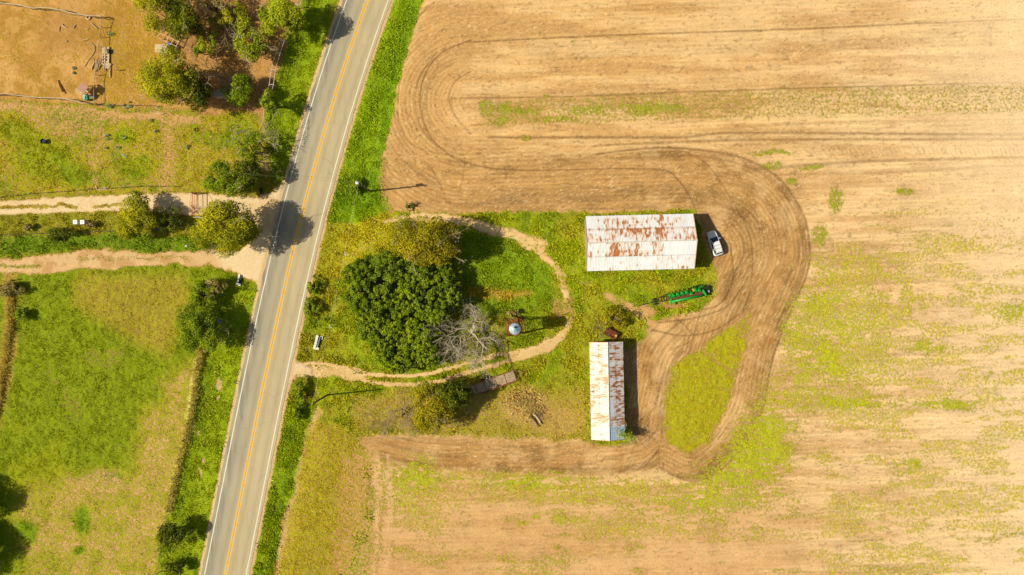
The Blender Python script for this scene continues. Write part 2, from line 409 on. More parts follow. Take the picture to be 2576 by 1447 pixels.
rt_ = np.maximum(line([(947, 1150), (949, 1300), (943, 1450), (935, 1700)], 6, 5, 2), line([(977, 1150), (979, 1300), (973, 1450), (965, 1700)], 6, 5, 2)) * (.35 + .65 * sstep(.4, .6, MN)); soil(rt_, (228, 186, 136), .75); veg(rt_, .22, .85)
# junction between road and loop
jn = poly([(826, 500), (1000, 535), (985, 600), (900, 650), (860, 700), (800, 700), (790, 640)], 14) * right
veg(jn, .80); grass(jn, (162, 164, 36)); soil(jn, (208, 168, 100))
for d_ in (0, 9, 20): mark([(850 + d_, 690), (880 + d_, 640), (930 + d_, 590), (990, 560 + d_)], 2, .2, (200, 160, 90)); 
veg(line([(862, 690), (890, 640), (940, 595), (1000, 566)], 12, 9), .66)
# east grass of the island (mown meadow) and tracks
ea = poly([(1160, 590), (1250, 590), (1340, 640), (1390, 700), (1400, 760), (1340, 790), (1180, 790), (1160, 700)], 10)
grass(ea, (112, 146, 14), .8); veg(ea, .88)
grass(line([(1180, 735), (1260, 745), (1330, 735)], 10, 8, 2), (175, 145, 50), .6); veg(line([(1180, 735), (1260, 745), (1330, 735)], 8, 6, 2), .55)
# verge right of road, north
vr = poly([(977, -200), (1100, -200), (1064, 0), (1043, 60), (1004, 200), (978, 330), (962, 400), (958, 480), (985, 524), (900, 560), (800, 560), (820, 480)], 5, 1) * right
soil(vr, (200, 160, 95)); veg(vr, .93); grass(vr, (128, 160, 6))
grass(line([(1050, -20), (1020, 90), (985, 210), (962, 330), (935, 450), (930, 510)], 11, 9, 2), (98, 140, 18), .6); grass(line([(1000, 0), (960, 120), (900, 300), (860, 430)], 9, 7, 2), (142, 172, 8), .7)
vx = line([(965, 400), (955, 470), (975, 520)], 10, 7, 2); veg(vx, .5)
grass(poly([(850, 520), (840, 480), (880, 440), (950, 430), (960, 520), (900, 545)], 8) * right, (104, 140, 12), .7)

# ---- left of the road
soil(left, (210, 162, 100)); grass(left, (142, 150, 26)); veg(left, .6)
corr = poly([(-900, -900), (760, -900), (730, 60), (700, 150), (690, 262), (420, 270), (230, 262), (0, 245), (-900, 230)], 8) * left
soil(corr, (202, 150, 76)); veg(corr, .26); grass(corr, (176, 146, 40))
soil(corr * sstep(.5, .66, fbm(PX, PY, 90, 61, 4)), (222, 170, 104), .8); soil(corr * sstep(.5, .36, fbm(PX, PY, 70, 62, 4)), (186, 138, 62), .7)
soil(corr * sstep(.5, .62, MN), (186, 140, 66), .6); soil(corr * sstep(.5, .4, fbm(PX, PY, 18, 66, 4, .6)), (226, 176, 104), .5); soil(corr * blob(170, 80, 70, 60, .7), (176, 130, 76), .5)
veg(corr * sstep(.5, .62, fbm(PX, PY, 45, 67, 4, .6)), .42)
veg(corr * poly([(262, 50), (470, 60), (450, 262), (255, 262)], 10), .52); grass(corr * poly([(262, 50), (470, 60), (450, 262), (255, 262)], 10), (172, 142, 40), .7)
veg(corr * poly([(170, -50), (700, -50), (520, 60), (300, 40)], 14), .45)
un = poly([(330, -60), (760, -60), (720, 120), (690, 300), (500, 290), (470, 190), (420, 130)], 12) * left   # litter under the grove
soil(un, (200, 148, 90), .8); veg(un, .32); grass(un, (150, 128, 48)); soil(un * sstep(.5, .65, MN), (160, 112, 60), .6)
p2 = poly([(-900, 252), (0, 252), (240, 275), (500, 290), (640, 280), (690, 300), (720, 440), (640, 475), (0, 492), (-900, 500)], 8) * left
veg(p2, .63); grass(p2, (156, 154, 24)); grass(p2 * sstep(.5, .66, fbm(PX, PY, 50, 63, 3)), (128, 148, 14), .9); soil(p2, (214, 166, 108))
veg(p2 * line([(0, 262), (120, 272), (240, 285), (400, 290), (490, 300)], 13, 9, 2), .3)
veg(p2 * line([(420, 290), (425, 360), (418, 420), (412, 470)], 16, 15, 2), .44); veg(p2 * line([(240, 300), (255, 345), (232, 400), (238, 460)], 12, 12, 2), .5)
veg(p2 * poly([(40, 262), (200, 275), (260, 330), (170, 345), (90, 320)], 14), .48)
for b in ((110, 400, 75, 55), (45, 330, 50, 30), (310, 345, 30, 20), (600, 330, 50, 45), (190, 440, 40, 30), (340, 420, 40, 26)):
    veg(left * blob(*b), .84, .8); grass(left * blob(*b), (124, 148, 12), .6)
# strip between the two driveways
sp = poly([(-900, 545), (0, 543), (290, 530), (480, 540), (640, 560), (660, 600), (640, 640), (520, 632), (225, 626), (0, 655), (-900, 660)], 6) * left
veg(sp, .74); grass(sp, (138, 142, 34)); grass(sp * poly([(0, 600), (200, 590), (480, 590), (600, 600), (520, 636), (200, 626), (0, 650)], 8), (100, 136, 12), .9); soil(sp, (190, 145, 88))
# lower pasture
p3 = poly([(-900, 700), (0, 692), (210, 680), (400, 668), (560, 672), (640, 712), (655, 760), (560, 900), (500, 915), (470, 1100), (430, 1290), (400, 1500), (200, 2500), (-900, 2500)], 6) * left
veg(p3, .93); grass(p3, (122, 142, 6)); soil(p3, (190, 148, 90))
grass(p3 * sstep(.52, .68, fbm(PX, PY, 120, 64, 3)), (138, 150, 10), .8)
top = poly([(200, 690), (330, 690), (460, 690), (480, 760), (440, 860), (420, 900), (260, 820), (180, 760)], 26) * left
veg(top, .70); grass(top, (158, 146, 48), .8)
br = (.7 + .5 * sstep(.38, .58, fbm(PX, PY, 34, 88, 4, .6))).clip(0, 1) * poly([(490, 905), (440, 930), (405, 960), (408, 1010), (370, 1020), (350, 1050), (330, 1180), (250, 1180), (180, 1190), (60, 1220), (30, 1290), (60, 1420), (-100, 1600), (420, 1700), (440, 1290), (480, 1080)], 30) * left
veg(br, .54); grass(br, (160, 158, 40)); soil(br, (222, 176, 118))
veg(p3 * sstep(.55, .66, fbm(PX, PY, 60, 65, 4)) * poly([(110, 870), (330, 860), (320, 1120), (130, 1060)], 30), .66)
for b in ((65, 1335, 28, 28, .92), (202, 1312, 22, 34, .88), (200, 1385, 16, 12, .88), (280, 1200, 22, 14, .85)):
    veg(left * blob(*b[:4]), b[4]); grass(left * blob(*b[:4]), (112, 140, 12))
veg(left * poly([(160, 1200), (280, 1180), (320, 1230), (240, 1260)], 12), .5)
# verge left of road, south, with its bare patches
vs = poly([(505, 905), (600, 715), (655, 735), (668, 760), (640, 860), (600, 1000), (510, 1460), (430, 1800), (300, 1800), (425, 1300), (470, 1110)], 6) * left
veg(vs, .94); grass(vs, (132, 156, 6)); grass(line([(520, 920), (498, 1040), (478, 1120), (455, 1220), (438, 1300)], 13, 8, 2) * left, (116, 144, 8), .5)
soil(vs, (205, 170, 120))
for b in ((550, 970, 9, 22), (548, 1010, 6, 8), (515, 1160, 5, 10), (500, 1190, 4, 16), (495, 1090, 5, 5)): veg(left * blob(*b), .2)
fr = line([(508, 880), (496, 930), (486, 1020), (466, 1105), (442, 1200), (424, 1285)], 9, 5, 2) * left; veg(fr, .75); grass(fr, (232, 208, 120)); soil(fr, (226, 190, 125))
# verge left, north
vn = poly([(900, -300), (780, -300), (760, 0), (722, 110), (700, 180), (690, 240), (668, 280), (676, 380), (690, 470), (735, 450), (800, 220)], 7) * left
veg(vn, .93); grass(vn, (130, 156, 6)); soil(vn, (205, 165, 105))
grass(line([(850, 0), (800, 150), (770, 250), (745, 350)], 8, 6, 2) * left, (150, 160, 45), .6)
# left-edge hedge line
hl = line([(20, 700), (26, 760), (22, 850), (5, 960), (-20, 1080)], 18, 12, 2) * left; veg(hl, .7); grass(hl, (165, 148, 66)); soil(hl, (180, 132, 80))

# ---- sandy tracks.  sand is kept in its own mask so that they can be laid as sheets of their own
SAND = np.zeros(N)
def sand(m, c, a=1.0, v=.02):
    global SAND; soil(m, c, a); veg(m, v, a); SAND = np.maximum(SAND, m * a)
TR = np.zeros(N, int)
edge = sstep(8, -4, PX - (rx_ - LANE - 4))
def claim(i, m): TR[(m > .5)] = i
m1 = poly([(-900, 520), (0, 507), (170, 496), (460, 486), (560, 490), (640, 496), (685, 480), (715, 455), (745, 425), (745, 480), (720, 560), (690, 600), (655, 600), (640, 556), (540, 540), (480, 541), (290, 529), (0, 541), (-900, 560)], 4, 1) * edge
sand(m1, (238, 208, 162)); soil(m1 * sstep(.5, .7, MN), (228, 190, 138), .6)
veg(line([(-200, 524), (0, 522), (120, 518), (190, 517)], 5, 3, 2) * left, .75); veg(line([(230, 516), (300, 512)], 4.5, 3, 2) * left, .72)
grass(line([(0, 522), (300, 512)], 6, 3, 2) * left, (165, 148, 55))
m2 = poly([(-900, 660), (0, 658), (225, 630), (400, 634), (520, 632), (600, 640), (640, 600), (655, 560), (745, 560), (700, 700), (672, 760), (657, 742), (636, 705), (600, 680), (545, 664), (400, 668), (210, 680), (0, 690), (-900, 700)], 6, 2) * edge
sand(m2, (226, 186, 134), 1, .12); sand(m2 * poly([(540, 640), (640, 585), (730, 560), (680, 760), (640, 706), (570, 668)], 10), (238, 208, 164), 1, 0)
soil(m2 * sstep(.48, .64, MN) * sstep(560, 400, PX), (196, 148, 92), .7)
veg(line([(-200, 675), (0, 672), (90, 668)], 4, 4, 2) * left, .6); veg(line([(200, 654), (340, 648), (480, 650)], 6, 6, 2) * left, .42)
claim(1, m1); claim(2, m2)
# lower loop
ca = smooth_line([(742, 918), (800, 915), (860, 925), (940, 943), (1010, 946), (1075, 940), (1138, 924), (1203, 905), (1258, 893), (1310, 884)], 4)
cb = smooth_line([(730, 948), (790, 935), (850, 940), (921, 958), (1005, 968), (1060, 966), (1119, 955), (1184, 934), (1240, 920), (1290, 904), (1340, 892), (1380, 872), (1405, 845), (1425, 828)], 4)
c3 = poly([(728, 905), (760, 912), (850, 922), (930, 940), (920, 960), (850, 946), (790, 945), (745, 950), (716, 975), (715, 940)], 6, 2) * right
c4 = poly([(1270, 890), (1310, 876), (1350, 868), (1400, 835), (1425, 825), (1420, 850), (1385, 885), (1330, 903), (1290, 908)], 5, 2)
t1 = np.maximum.reduce([line(ca, 4.8, 2.5, 1, 1), line(cb, 5.4, 2.5, 1, 1), c3, c4 * .95])
t1 *= .75 + .3 * sstep(.35, .55, MN)
sand(t1, (233, 196, 138)); sand(c3 * blob(760, 928, 34, 26), (236, 204, 160)); veg(c3 * sstep(.5, .6, MN) * .7, .5); claim(3, t1)
soil(line(cb, 9, 6, 1, 1) * .5, (196, 152, 86), .4); 
t2 = np.maximum.reduce([line([(1040, 548), (1130, 552), (1180, 560), (1213, 574), (1260, 582), (1295, 590), (1339, 612), (1368, 626)], 12, 6, 2), line([(1372, 640), (1397, 668), (1416, 705), (1428, 740), (1430, 785), (1422, 820)], 10, 6, 2) * .85, blob(1338, 612, 34, 20), line([(965, 560), (990, 548), (1030, 545)], 5, 5, 2) * .7])
t2 *= .68 + .4 * sstep(.4, .55, MN)
sand(t2, (236, 198, 138)); claim(4, t2)
for k in range(7): mark([(1385 + k * 9, 772 + k), (1388 + k * 9, 790), (1384 + k * 9, 808)], 1.2, .5, (150, 105, 60))
soil(poly([(1380, 745), (1445, 745), (1450, 808), (1380, 808)], 8), (190, 148, 80), .6); veg(poly([(1385, 750), (1445, 750), (1450, 805), (1385, 805)], 8), .45)
t3 = np.maximum.reduce([line([(1525, 738), (1560, 760), (1600, 785), (1640, 812)], 10, 6, 2), blob(1620, 780, 26, 14), line([(1440, 690), (1480, 715), (1525, 740)], 7, 6, 2) * .5]) * (.5 + .5 * sstep(.4, .6, MN))
soil(t3, (214, 168, 112)); veg(t3, .2); mb = blob(1700, 768, 40, 6) ; soil(mb, (190, 140, 80)); veg(mb, .3)
soil(blob(1510, 850, 30, 20), (170, 120, 70), .5); veg(blob(1488, 980, 6, 120), .55)
# bare shade around barn corner
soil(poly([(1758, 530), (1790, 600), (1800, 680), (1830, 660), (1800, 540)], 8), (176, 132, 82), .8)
# shoulder of the road: gravel rim
shr = np.maximum(1 - sstep(2.5, 7, np.abs(PX - (rx_ + LANE + 11))), 1 - sstep(3, 8, np.abs(PX - (rx_ - LANE - 12))))
soil(shr, (222, 188, 142)); veg(shr * (.6 + .6 * MN), .08)

_w = (right * (1 - SAND))[:, None]; SO *= 1 + _w * (np.array([1.03, .99, .99]) - 1)
GR = np.clip(GR * np.array([1.34, 1.23, 1.0]), 0, .6)
# ---- heights
rough = np.clip(VG, 0, 1)
roadd = np.abs(PX - rx_) / S
flat = sstep(4.2, 6.5, roadd)
Z = (fbm(PX, PY, 9, 71, 2) - .5) * .22 * sstep(.4, .9, rough) + (fbm(PX, PY, 70, 72, 3) - .5) * .35 - .10
Z = Z * flat * (1 - .75 * SAND) + row * .018 * lim * (1 - sstep(.3, .6, VG))
dch = np.exp(-((roadd - 8.5) / 2.2) ** 2) * -.45 * (1 - SAND)     # roadside ditch
Z = Z + dch * (PX > 0)
Z = np.minimum(Z, np.where(roadd < 5.2, -.015, .25)) 
Z = Z * sstep(300, 160, np.hypot(WX.ravel(), WY.ravel()))
Zg = Z.reshape(shape)
def ground_z(x, y):
    i = int(np.clip(np.searchsorted(XS, x), 1, len(XS) - 1)); j = int(np.clip(np.searchsorted(YS, y), 1, len(YS) - 1))
    return float(Zg[j, i])

# ---- ground material: bare soil and grass colours come from the mesh, leaf and clod detail from noise
t = NT('soil_and_grass'); P_ = t.pos()
so = t.attr('soil'); gr = t.attr('turf'); vg = t.attr('cover', 'Fac')
nA = t.noise(2.2, 6, P_, .62); nB = t.noise(7.0, 3, P_, .6); nC = t.noise(1.0, 3, P_, .6); nD = t.noise(16, 2, P_, .5)
thr = t.math('ADD', t.math('ADD', vg, t.math('MULTIPLY', t.math('SUBTRACT', nA, .5), 1.9)), t.math('MULTIPLY', t.math('SUBTRACT', nB, .5), 1.1))
fac = t.rng(thr, .40, .62, smooth=True)
sc = t.scalecol(so, t.math('MULTIPLY', t.rng(nB, .28, .72, .74, 1.22), t.rng(nA, .3, .7, .93, 1.07)))
gc = t.scalecol(gr, t.math('MULTIPLY', t.rng(nB, .30, .72, .70, 1.38), t.rng(nD, .3, .7, .72, 1.26)))
gc = t.mix(t.math('MULTIPLY', t.rng(nC, .42, .66), .35), gc, t.scalecol(t.mix(.5, gr, (.34, .26, .06)), 1.0))
t.L(t.mix(fac, sc, gc), t.b.inputs['Base Color'])
t.b.inputs['Roughness'].default_value = .95; t.b.inputs['Specular IOR Level'].default_value = .1
hgt = t.math('ADD', t.math('MULTIPLY', nB, t.math('MULTIPLY_ADD', fac, 1.2, .45)), t.math('MULTIPLY', nD, .35))
t.bump(hgt, .85, .10)
M_ground = t.m

V = np.column_stack([WX.ravel(), WY.ravel(), Z])
ny, nx = shape
ii = (np.arange(ny - 1)[:, None] * nx + np.arange(nx - 1)[None, :]).ravel()
FQ = np.column_stack([ii, ii + 1, ii + 1 + nx, ii + nx])
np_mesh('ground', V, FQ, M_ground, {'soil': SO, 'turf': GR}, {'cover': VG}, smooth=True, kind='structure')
def sheet(name, mask, dz=.004):
    f = FQ[mask[FQ].mean(axis=1) > .5]; u, inv = np.unique(f, return_inverse=True)
    v = V[u].copy(); v[:, 2] += dz
    return np_mesh(name, v, inv.reshape(-1, 4), M_ground, {'soil': SO[u], 'turf': GR[u]}, {'cover': VG[u]}, smooth=True, kind='structure')
inner = (np.abs(WX.ravel()) < 95) & (np.abs(WY.ravel()) < 54.6)
sheet('gravel_driveway', (TR == 1) & inner); sheet('dirt_driveway', (TR == 2) & inner); sheet('sandy_track', ((TR == 3) | (TR == 4)) & inner)
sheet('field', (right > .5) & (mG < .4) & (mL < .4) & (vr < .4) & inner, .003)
# ------------------------------------------------------------------ road
def strip(name, y0, y1, off0, off1, z, mat, step=7, dash=None, parent=None, wob=0, lip=0):
    ys = np.arange(y0, y1 + step, step); v = []; f = []
    ks = np.linspace(0, 1, 9 if abs(off1 - off0) > 30 else 2)
    for y in ys:
        x = road_x(y); dx = (road_x(y + 1) - road_x(y - 1)) / 2
        w0 = wob * (float(vnoise(np.array([y / 14.]), np.array([off0]), 3)[0]) - .5); w1 = wob * (float(vnoise(np.array([y / 11.]), np.array([off1]), 4)[0]) - .5)
        for k in ks:
            o = off0 + w0 + (off1 + w1 - off0 - w0) * k
            p = G(x + o, y); v.append((p.x, p.y, z))
    n = len(ks)
    for i in range(len(ys) - 1):
        for k in range(n - 1):
            a = i * n + k; f.append((a, a + n, a + n + 1, a + 1))
    v = np.array(v)
    u = np.tile(off0 + (off1 - off0) * ks, len(ys))
    o = np_mesh(name, v, np.array(f), mat, floats={'across': u / LANE}, kind='structure')
    return o
t = NT('asphalt'); P_ = t.pos(); ac = t.attr('across', 'Fac')
mp = t.new('ShaderNodeMapping'); mp.inputs['Rotation'].default_value = (0, 0, R_(-14)); mp.inputs['Scale'].default_value = (1, .05, 1); t.L(P_, mp.inputs[0])
ns = t.noise(1.3, 5, mp.outputs[0], .6); nf = t.noise(14, 3, P_, .7); nl = t.noise(.12, 3, P_)
# left lane greyer, right lane warmer, darker wheel paths
c = t.mix(t.rng(ac, -.25, .25, smooth=True), alb(178, 166, 140), alb(192, 174, 138))
wp = t.math('ABSOLUTE', t.math('SUBTRACT', t.math('ABSOLUTE', ac), .52)); wp = t.math('ABSOLUTE', t.math('SUBTRACT', wp, .24))
c = t.scalecol(c, t.rng(wp, 0, .16, .92, 1.03, smooth=True))
c = t.mix(t.math('MULTIPLY', t.rng(ac, -.9, -.45, 1, 0, smooth=True), t.rng(ns, .42, .62)), c, alb(142, 134, 122))
vr_ = t.new('ShaderNodeTexVoronoi'); vr_.feature = 'DISTANCE_TO_EDGE'; vr_.inputs['Scale'].default_value = .16; t.L(P_, vr_.inputs['Vector'])
crk = t.math('MULTIPLY', t.rng(vr_.outputs['Distance'], 0, .012, 1, 0), t.rng(t.noise(.5, 2, P_), .48, .56, 0, .2))
c = t.mix(crk, c, alb(90, 84, 76))
c = t.scalecol(c, t.math('MULTIPLY', t.rng(ns, .3, .7, .93, 1.07), t.math('MULTIPLY', t.rng(nf, .25, .75, .84, 1.16), t.rng(nl, .3, .7, .94, 1.06))))
t.L(c, t.b.inputs['Base Color']); t.b.inputs['Roughness'].default_value = .9; t.b.inputs['Specular IOR Level'].default_value = .2
t.bump(nf, .4, .01); M_asph = t.m
def paint(name, rgb, wear=.42):
    t = NT(name); P_ = t.pos(); n = t.noise(5, 5, P_, .7)
    t.L(t.mix(t.rng(n, wear - .1, wear + .08, .25, .95, smooth=True), alb(165, 155, 130), rgb), t.b.inputs['Base Color'])
    t.b.inputs['Roughness'].default_value = .7; return t.m
M_yel = paint('yellow_road_paint', alb(246, 186, 24), .36); M_wht = paint('white_road_paint', alb(240, 232, 214), .38)
strip('road', -2800, 4200, -LANE - 9, LANE + 8, .022, M_asph, wob=3.5)
strip('yellow_line', -2800, 4200, -4.7, -1.5, .027, M_yel, wob=.25); strip('yellow_line', -2800, 4200, 1.5, 4.7, .027, M_yel, wob=.25)
strip('white_line', -2800, 4200, -LANE - 1.2, -LANE + 1.2, .027, M_wht, wob=.4); strip('white_line', -2800, 4200, LANE - 1.2, LANE + 1.2, .027, M_wht, wob=.4)
M_refl = simple('amber_reflector', alb(210, 110, 30), .4)
for i, y in enumerate(range(-40, 1500, 97)):     # raised markers on the centre line
    p = G(road_x(y), y); o = MB().add([(p.x - .09, p.y - .06, .023), (p.x + .09, p.y - .06, .023), (p.x + .09, p.y + .06, .023), (p.x - .09, p.y + .06, .023), (p.x - .05, p.y - .05, .05), (p.x + .05, p.y - .05, .05), (p.x + .05, p.y + .05, .05), (p.x - .05, p.y + .05, .05)],
        [(4, 5, 6, 7), (0, 1, 5, 4), (1, 2, 6, 5), (2, 3, 7, 6), (3, 0, 4, 7)]).build('road_marker', M_refl)
    tag(o, 'small amber reflector stud between the two yellow lines of the road', 'road marker', 'amber reflector studs along the centre line')

# ------------------------------------------------------------------ light, sky, camera
SUN_EL, SUN_AZ_SHADOW = 43.3, 6.0
sd = Vector((-math.cos(R_(SUN_AZ_SHADOW)) * math.cos(R_(SUN_EL)), -math.sin(R_(SUN_AZ_SHADOW)) * math.cos(R_(SUN_EL)), math.sin(R_(SUN_EL))))
sl = bpy.data.lights.new('sun', 'SUN'); sl.energy = 5.0; sl.angle = R_(.53); sl.color = (1, .93, .80)
so_ = bpy.data.objects.new('sun', sl); so_.rotation_euler = sd.to_track_quat('Z', 'Y').to_euler(); link(so_)
w = bpy.data.worlds.new('World'); scene.world = w; w.use_nodes = True; nt = w.node_tree
sky = nt.nodes.new('ShaderNodeTexSky'); sky.sky_type = 'NISHITA'; sky.sun_disc = False
sky.sun_elevation = R_(SUN_EL); sky.sun_rotation = math.atan2(sd.x, sd.y); sky.air_density = 1.0; sky.dust_density = 2.5; sky.ozone_density = 1
nt.links.new(sky.outputs[0], nt.nodes['Background'].inputs[0]); nt.nodes['Background'].inputs[1].default_value = .07
cam = bpy.data.cameras.new('camera'); cam.sensor_width = 36; cam.lens = 24; cam.clip_end = 6000; cam.clip_start = 1
co = bpy.data.objects.new('camera', cam); co.location = (0, 0, HC); co.rotation_euler = (0, 0, 0); link(co); scene.camera = co
scene.view_settings.view_transform = 'Standard'; scene.view_settings.look = 'None'; scene.view_settings.exposure = 0
scene.render.engine = 'CYCLES'
# ------------------------------------------------------------------ foliage
RNG = np.random.default_rng(11)
t = NT('leaf'); c_ = t.attr('tint'); P_ = t.pos(); n_ = t.noise(3.0, 3, P_)
cc = t.scalecol(c_, t.rng(n_, .3, .7, .82, 1.2))
t.L(cc, t.b.inputs['Base Color']); t.b.inputs['Roughness'].default_value = .65; t.b.inputs['Specular IOR Level'].default_value = .15
tr_ = t.new('ShaderNodeBsdfTranslucent'); t.L(cc, tr_.inputs[0]); mx = t.new('ShaderNodeMixShader'); mx.inputs[0].default_value = .22
t.L(t.b.outputs[0], mx.inputs[1]); t.L(tr_.outputs[0], mx.inputs[2]); t.L(mx.outputs[0], t.out.inputs[0]); M_leaf = t.m

def unit(a): return a / np.maximum(np.linalg.norm(a, axis=1, keepdims=True), 1e-6)
def leaf_mesh(name, P, Nn, L, W, C, parent=None, kind=None):
    n = len(P); r = unit(RNG.normal(size=(n, 3))); Nn = unit(Nn)
    a = unit(np.cross(Nn, r)); b = np.cross(Nn, a)
    L = L[:, None]; W = W[:, None]
    V_ = np.stack([P - a * L * .5, P + b * W * .5 + Nn * L * .08, P + a * L * .5, P - b * W * .5 + Nn * L * .08], 1).reshape(-1, 3)
    F_ = np.arange(4 * n).reshape(n, 4)
    return np_mesh(name, V_, F_, M_leaf, {'tint': np.repeat(C, 4, 0)}, parent=parent, kind=kind)

M_bark = simple('grey_brown_bark', alb(118, 96, 74), .9, var=.35, scale=3, bump=.03)
M_dark = simple('dark_bark', alb(74, 56, 42), .9, var=.35, scale=3, bump=.03)
M_pale = simple('weathered_pale_wood', alb(206, 184, 150), .9, var=.3, scale=4, bump=.02)
M_twig = simple('dry_twig', alb(168, 142, 118), .9, var=.25, scale=4)

def gz(p): return ground_z(p.x, p.y)

def branches(mb, p, d, L, r, depth, rnd, flat=.0, kids=(3, 5), m=0, spread=.75, taper=.62):
    """recursive bare branch"""
    n = 4 if depth > 1 else 3
    pts = [Vector(p)]; dd = Vector(d).normalized()
    for i in range(n):
        j = Vector((rnd.gauss(0, 1), rnd.gauss(0, 1), rnd.gauss(0, .7))) * .26
        dd = (dd + j).normalized(); dd.z = dd.z * (1 - flat) + .05; pts.append(pts[-1] + dd * (L / n))
    rr = [r * (1 - .55 * i / n) for i in range(n + 1)]
    mb.tube(pts, rr, 6 if r > .08 else 4 if r > .03 else 3, m, caps=False)
    if depth <= 0: return
    k = rnd.randint(*kids)
    for i in range(k):
        s = rnd.uniform(.3, 1.0); q = pts[0].lerp(pts[-1], s) if False else pts[min(n, max(1, int(round(s * n))))]
        ax = Vector((rnd.gauss(0, 1), rnd.gauss(0, 1), rnd.gauss(0, .6))).normalized()
        nd = (dd + ax * spread * rnd.uniform(.7, 1.5)).normalized()
        branches(mb, q, nd, L * rnd.uniform(.5, .8), max(.011, r * taper * rnd.uniform(.7, 1)), depth - 1, rnd, flat, kids, m, spread, taper)

PAL = {  # light, mid, dark appearance
    'mesquite': ((220, 210, 14), (158, 160, 7), (80, 92, 3)),
    'lime': ((216, 218, 30), (156, 172, 12), (82, 102, 5)),
    'olive': ((214, 194, 16), (158, 148, 8), (92, 94, 4)),
    'deep': ((164, 180, 24), (118, 142, 14), (66, 92, 6)),
    'green': ((180, 196, 14), (128, 150, 7), (62, 86, 2)),
    'dark': ((158, 160, 14), (102, 116, 8), (46, 62, 3)),
    'grey': ((206, 182, 116), (164, 148, 80), (110, 106, 50)),
    'thistle': ((204, 214, 160), (164, 190, 130), (126, 156, 100)),
}
def tree(name, label, cat, px, py, rx, ry, h, pal, dens=1.0, leaf=(.34, .15), trunk=.22, base=None, twigs=0, cb=.35, mat=None, seed=1, group=None, blobr=(.15, .40), holes=.0, nb=None, dz=.0):
    """px,py,rx,ry: outline of the crown seen from above; h: total height"""
    if rx > 24 and seed not in (1, 2, 9, 10, 11, 25, 80, 81, 83, 84): h *= .8; cb *= .6
    if seed in (1, 2, 10, 11, 83, 84): cb *= .6
    rnd = random.Random(seed * 77 + 5); rg = np.random.default_rng(seed * 13 + 3)
    hc = h * .62; c = G(px, py, hc); k = (HC - hc) / HC / S * 1.13; RX, RY = rx * k, ry * k
    b = Vector((c.x, c.y, 0)) if base is None else G(*base)
    b.z = gz(b) - .05
    T = thing(name, b, 0, label, cat, group)
    z0 = h * cb; RZ = (h - z0) / 2; cz = z0 + RZ
    nb = nb or int(16 + RX * RY * 1.1)
    U = unit(rg.normal(size=(nb * 3, 3))); U = U[U[:, 2] > -.45][:nb]
    rad = rg.uniform(.12, 1, len(U)) ** .38
    B = U * rad[:, None]; an_ = np.arctan2(U[:, 1], U[:, 0]); B[:, :2] *= (.70 + .52 * vnoise(an_ * 1.3 + seed * 3.7, an_ * 0 + seed, 5))[:, None]; fr = rg.uniform(*blobr, len(B))
    B[:, :] *= (1 - fr * .55)[:, None]
    A0 = np.array([RX, RY, RZ]); cpos = np.array([c.x - b.x, c.y - b.y, cz - b.z])
    area = math.pi * RX * RY; n = int(165 * area * dens)
    wgt = fr ** 2; wgt /= wgt.sum(); bi = rg.choice(len(B), n, p=wgt)
    D = unit(rg.normal(size=(n, 3)) + np.array([0, 0, .25])); rr = rg.uniform(.55, 1.06, n) ** .6
    Rb = fr[bi][:, None] * np.array([RX, RY, max(RZ, .5 * min(RX, RY))])[None, :]
    wob = 1 + .35 * (vnoise(D[:, 0] * 2.2 + bi * 3.1, D[:, 1] * 2.2 + D[:, 2] * 1.7, seed) - .5)
    P = cpos + B[bi] * A0 + D * Rb * (rr * wob)[:, None]
    if holes > 0:
        keep = vnoise(P[:, 0] / .9 + 50, P[:, 1] / .9 + P[:, 2] * .7, seed + 9) > holes; P, D, bi = P[keep], D[keep], bi[keep]; n = len(P)
    P[:, 2] = np.maximum(P[:, 2], .08)
    Nn = D * .9 + rg.normal(size=(n, 3)) * .55 + np.array([-.12, 0, .45])
    l, m_, d_ = [alb(*q) for q in PAL[pal]]
    tone = rg.uniform(0, 1, len(B)) * .46 + .30 * (U[:, 2] + 1) / 2 - .10 * U[:, 0]  # lit top and west side, shaded east side put into the leaf colour
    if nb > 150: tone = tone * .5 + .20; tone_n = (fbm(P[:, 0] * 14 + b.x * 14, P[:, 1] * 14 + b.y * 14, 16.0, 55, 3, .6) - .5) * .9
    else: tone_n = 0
    tt = np.clip(tone_n + tone[bi] + rg.normal(0, .16, n) + .18 * (P[:, 2] - z0) / max(h - z0, .1), 0, 1)[:, None]  # lower leaves tinted darker, crown shade put into the colour
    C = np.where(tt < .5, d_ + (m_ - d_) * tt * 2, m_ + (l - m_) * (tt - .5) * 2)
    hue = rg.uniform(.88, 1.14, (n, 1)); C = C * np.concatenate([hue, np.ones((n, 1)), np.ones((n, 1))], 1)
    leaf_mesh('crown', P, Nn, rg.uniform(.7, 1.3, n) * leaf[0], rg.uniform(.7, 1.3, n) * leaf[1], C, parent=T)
    mb = MB(); fork = Vector((cpos[0] * .25, cpos[1] * .25, max(.3, z0 * .8)))
    mb.tube([(0, 0, -.3), (fork.x * .5 + rnd.uniform(-.1, .1), fork.y * .5, fork.z * .5), fork], [trunk * 1.25, trunk, trunk * .85], 8)
    for i in sorted(rnd.sample(range(len(B)), min(len(B), 16))):
        q = Vector(cpos + B[i] * A0 * .92); mid = fork.lerp(q, .5) + Vector((rnd.uniform(-.3, .3), rnd.uniform(-.3, .3), rnd.uniform(-.1, .3)))
        mb.tube([fork, mid, q], [trunk * .5, trunk * .3, .03], 5, caps=False)
    mb.build('trunk', mat or M_bark, T, smooth=True)
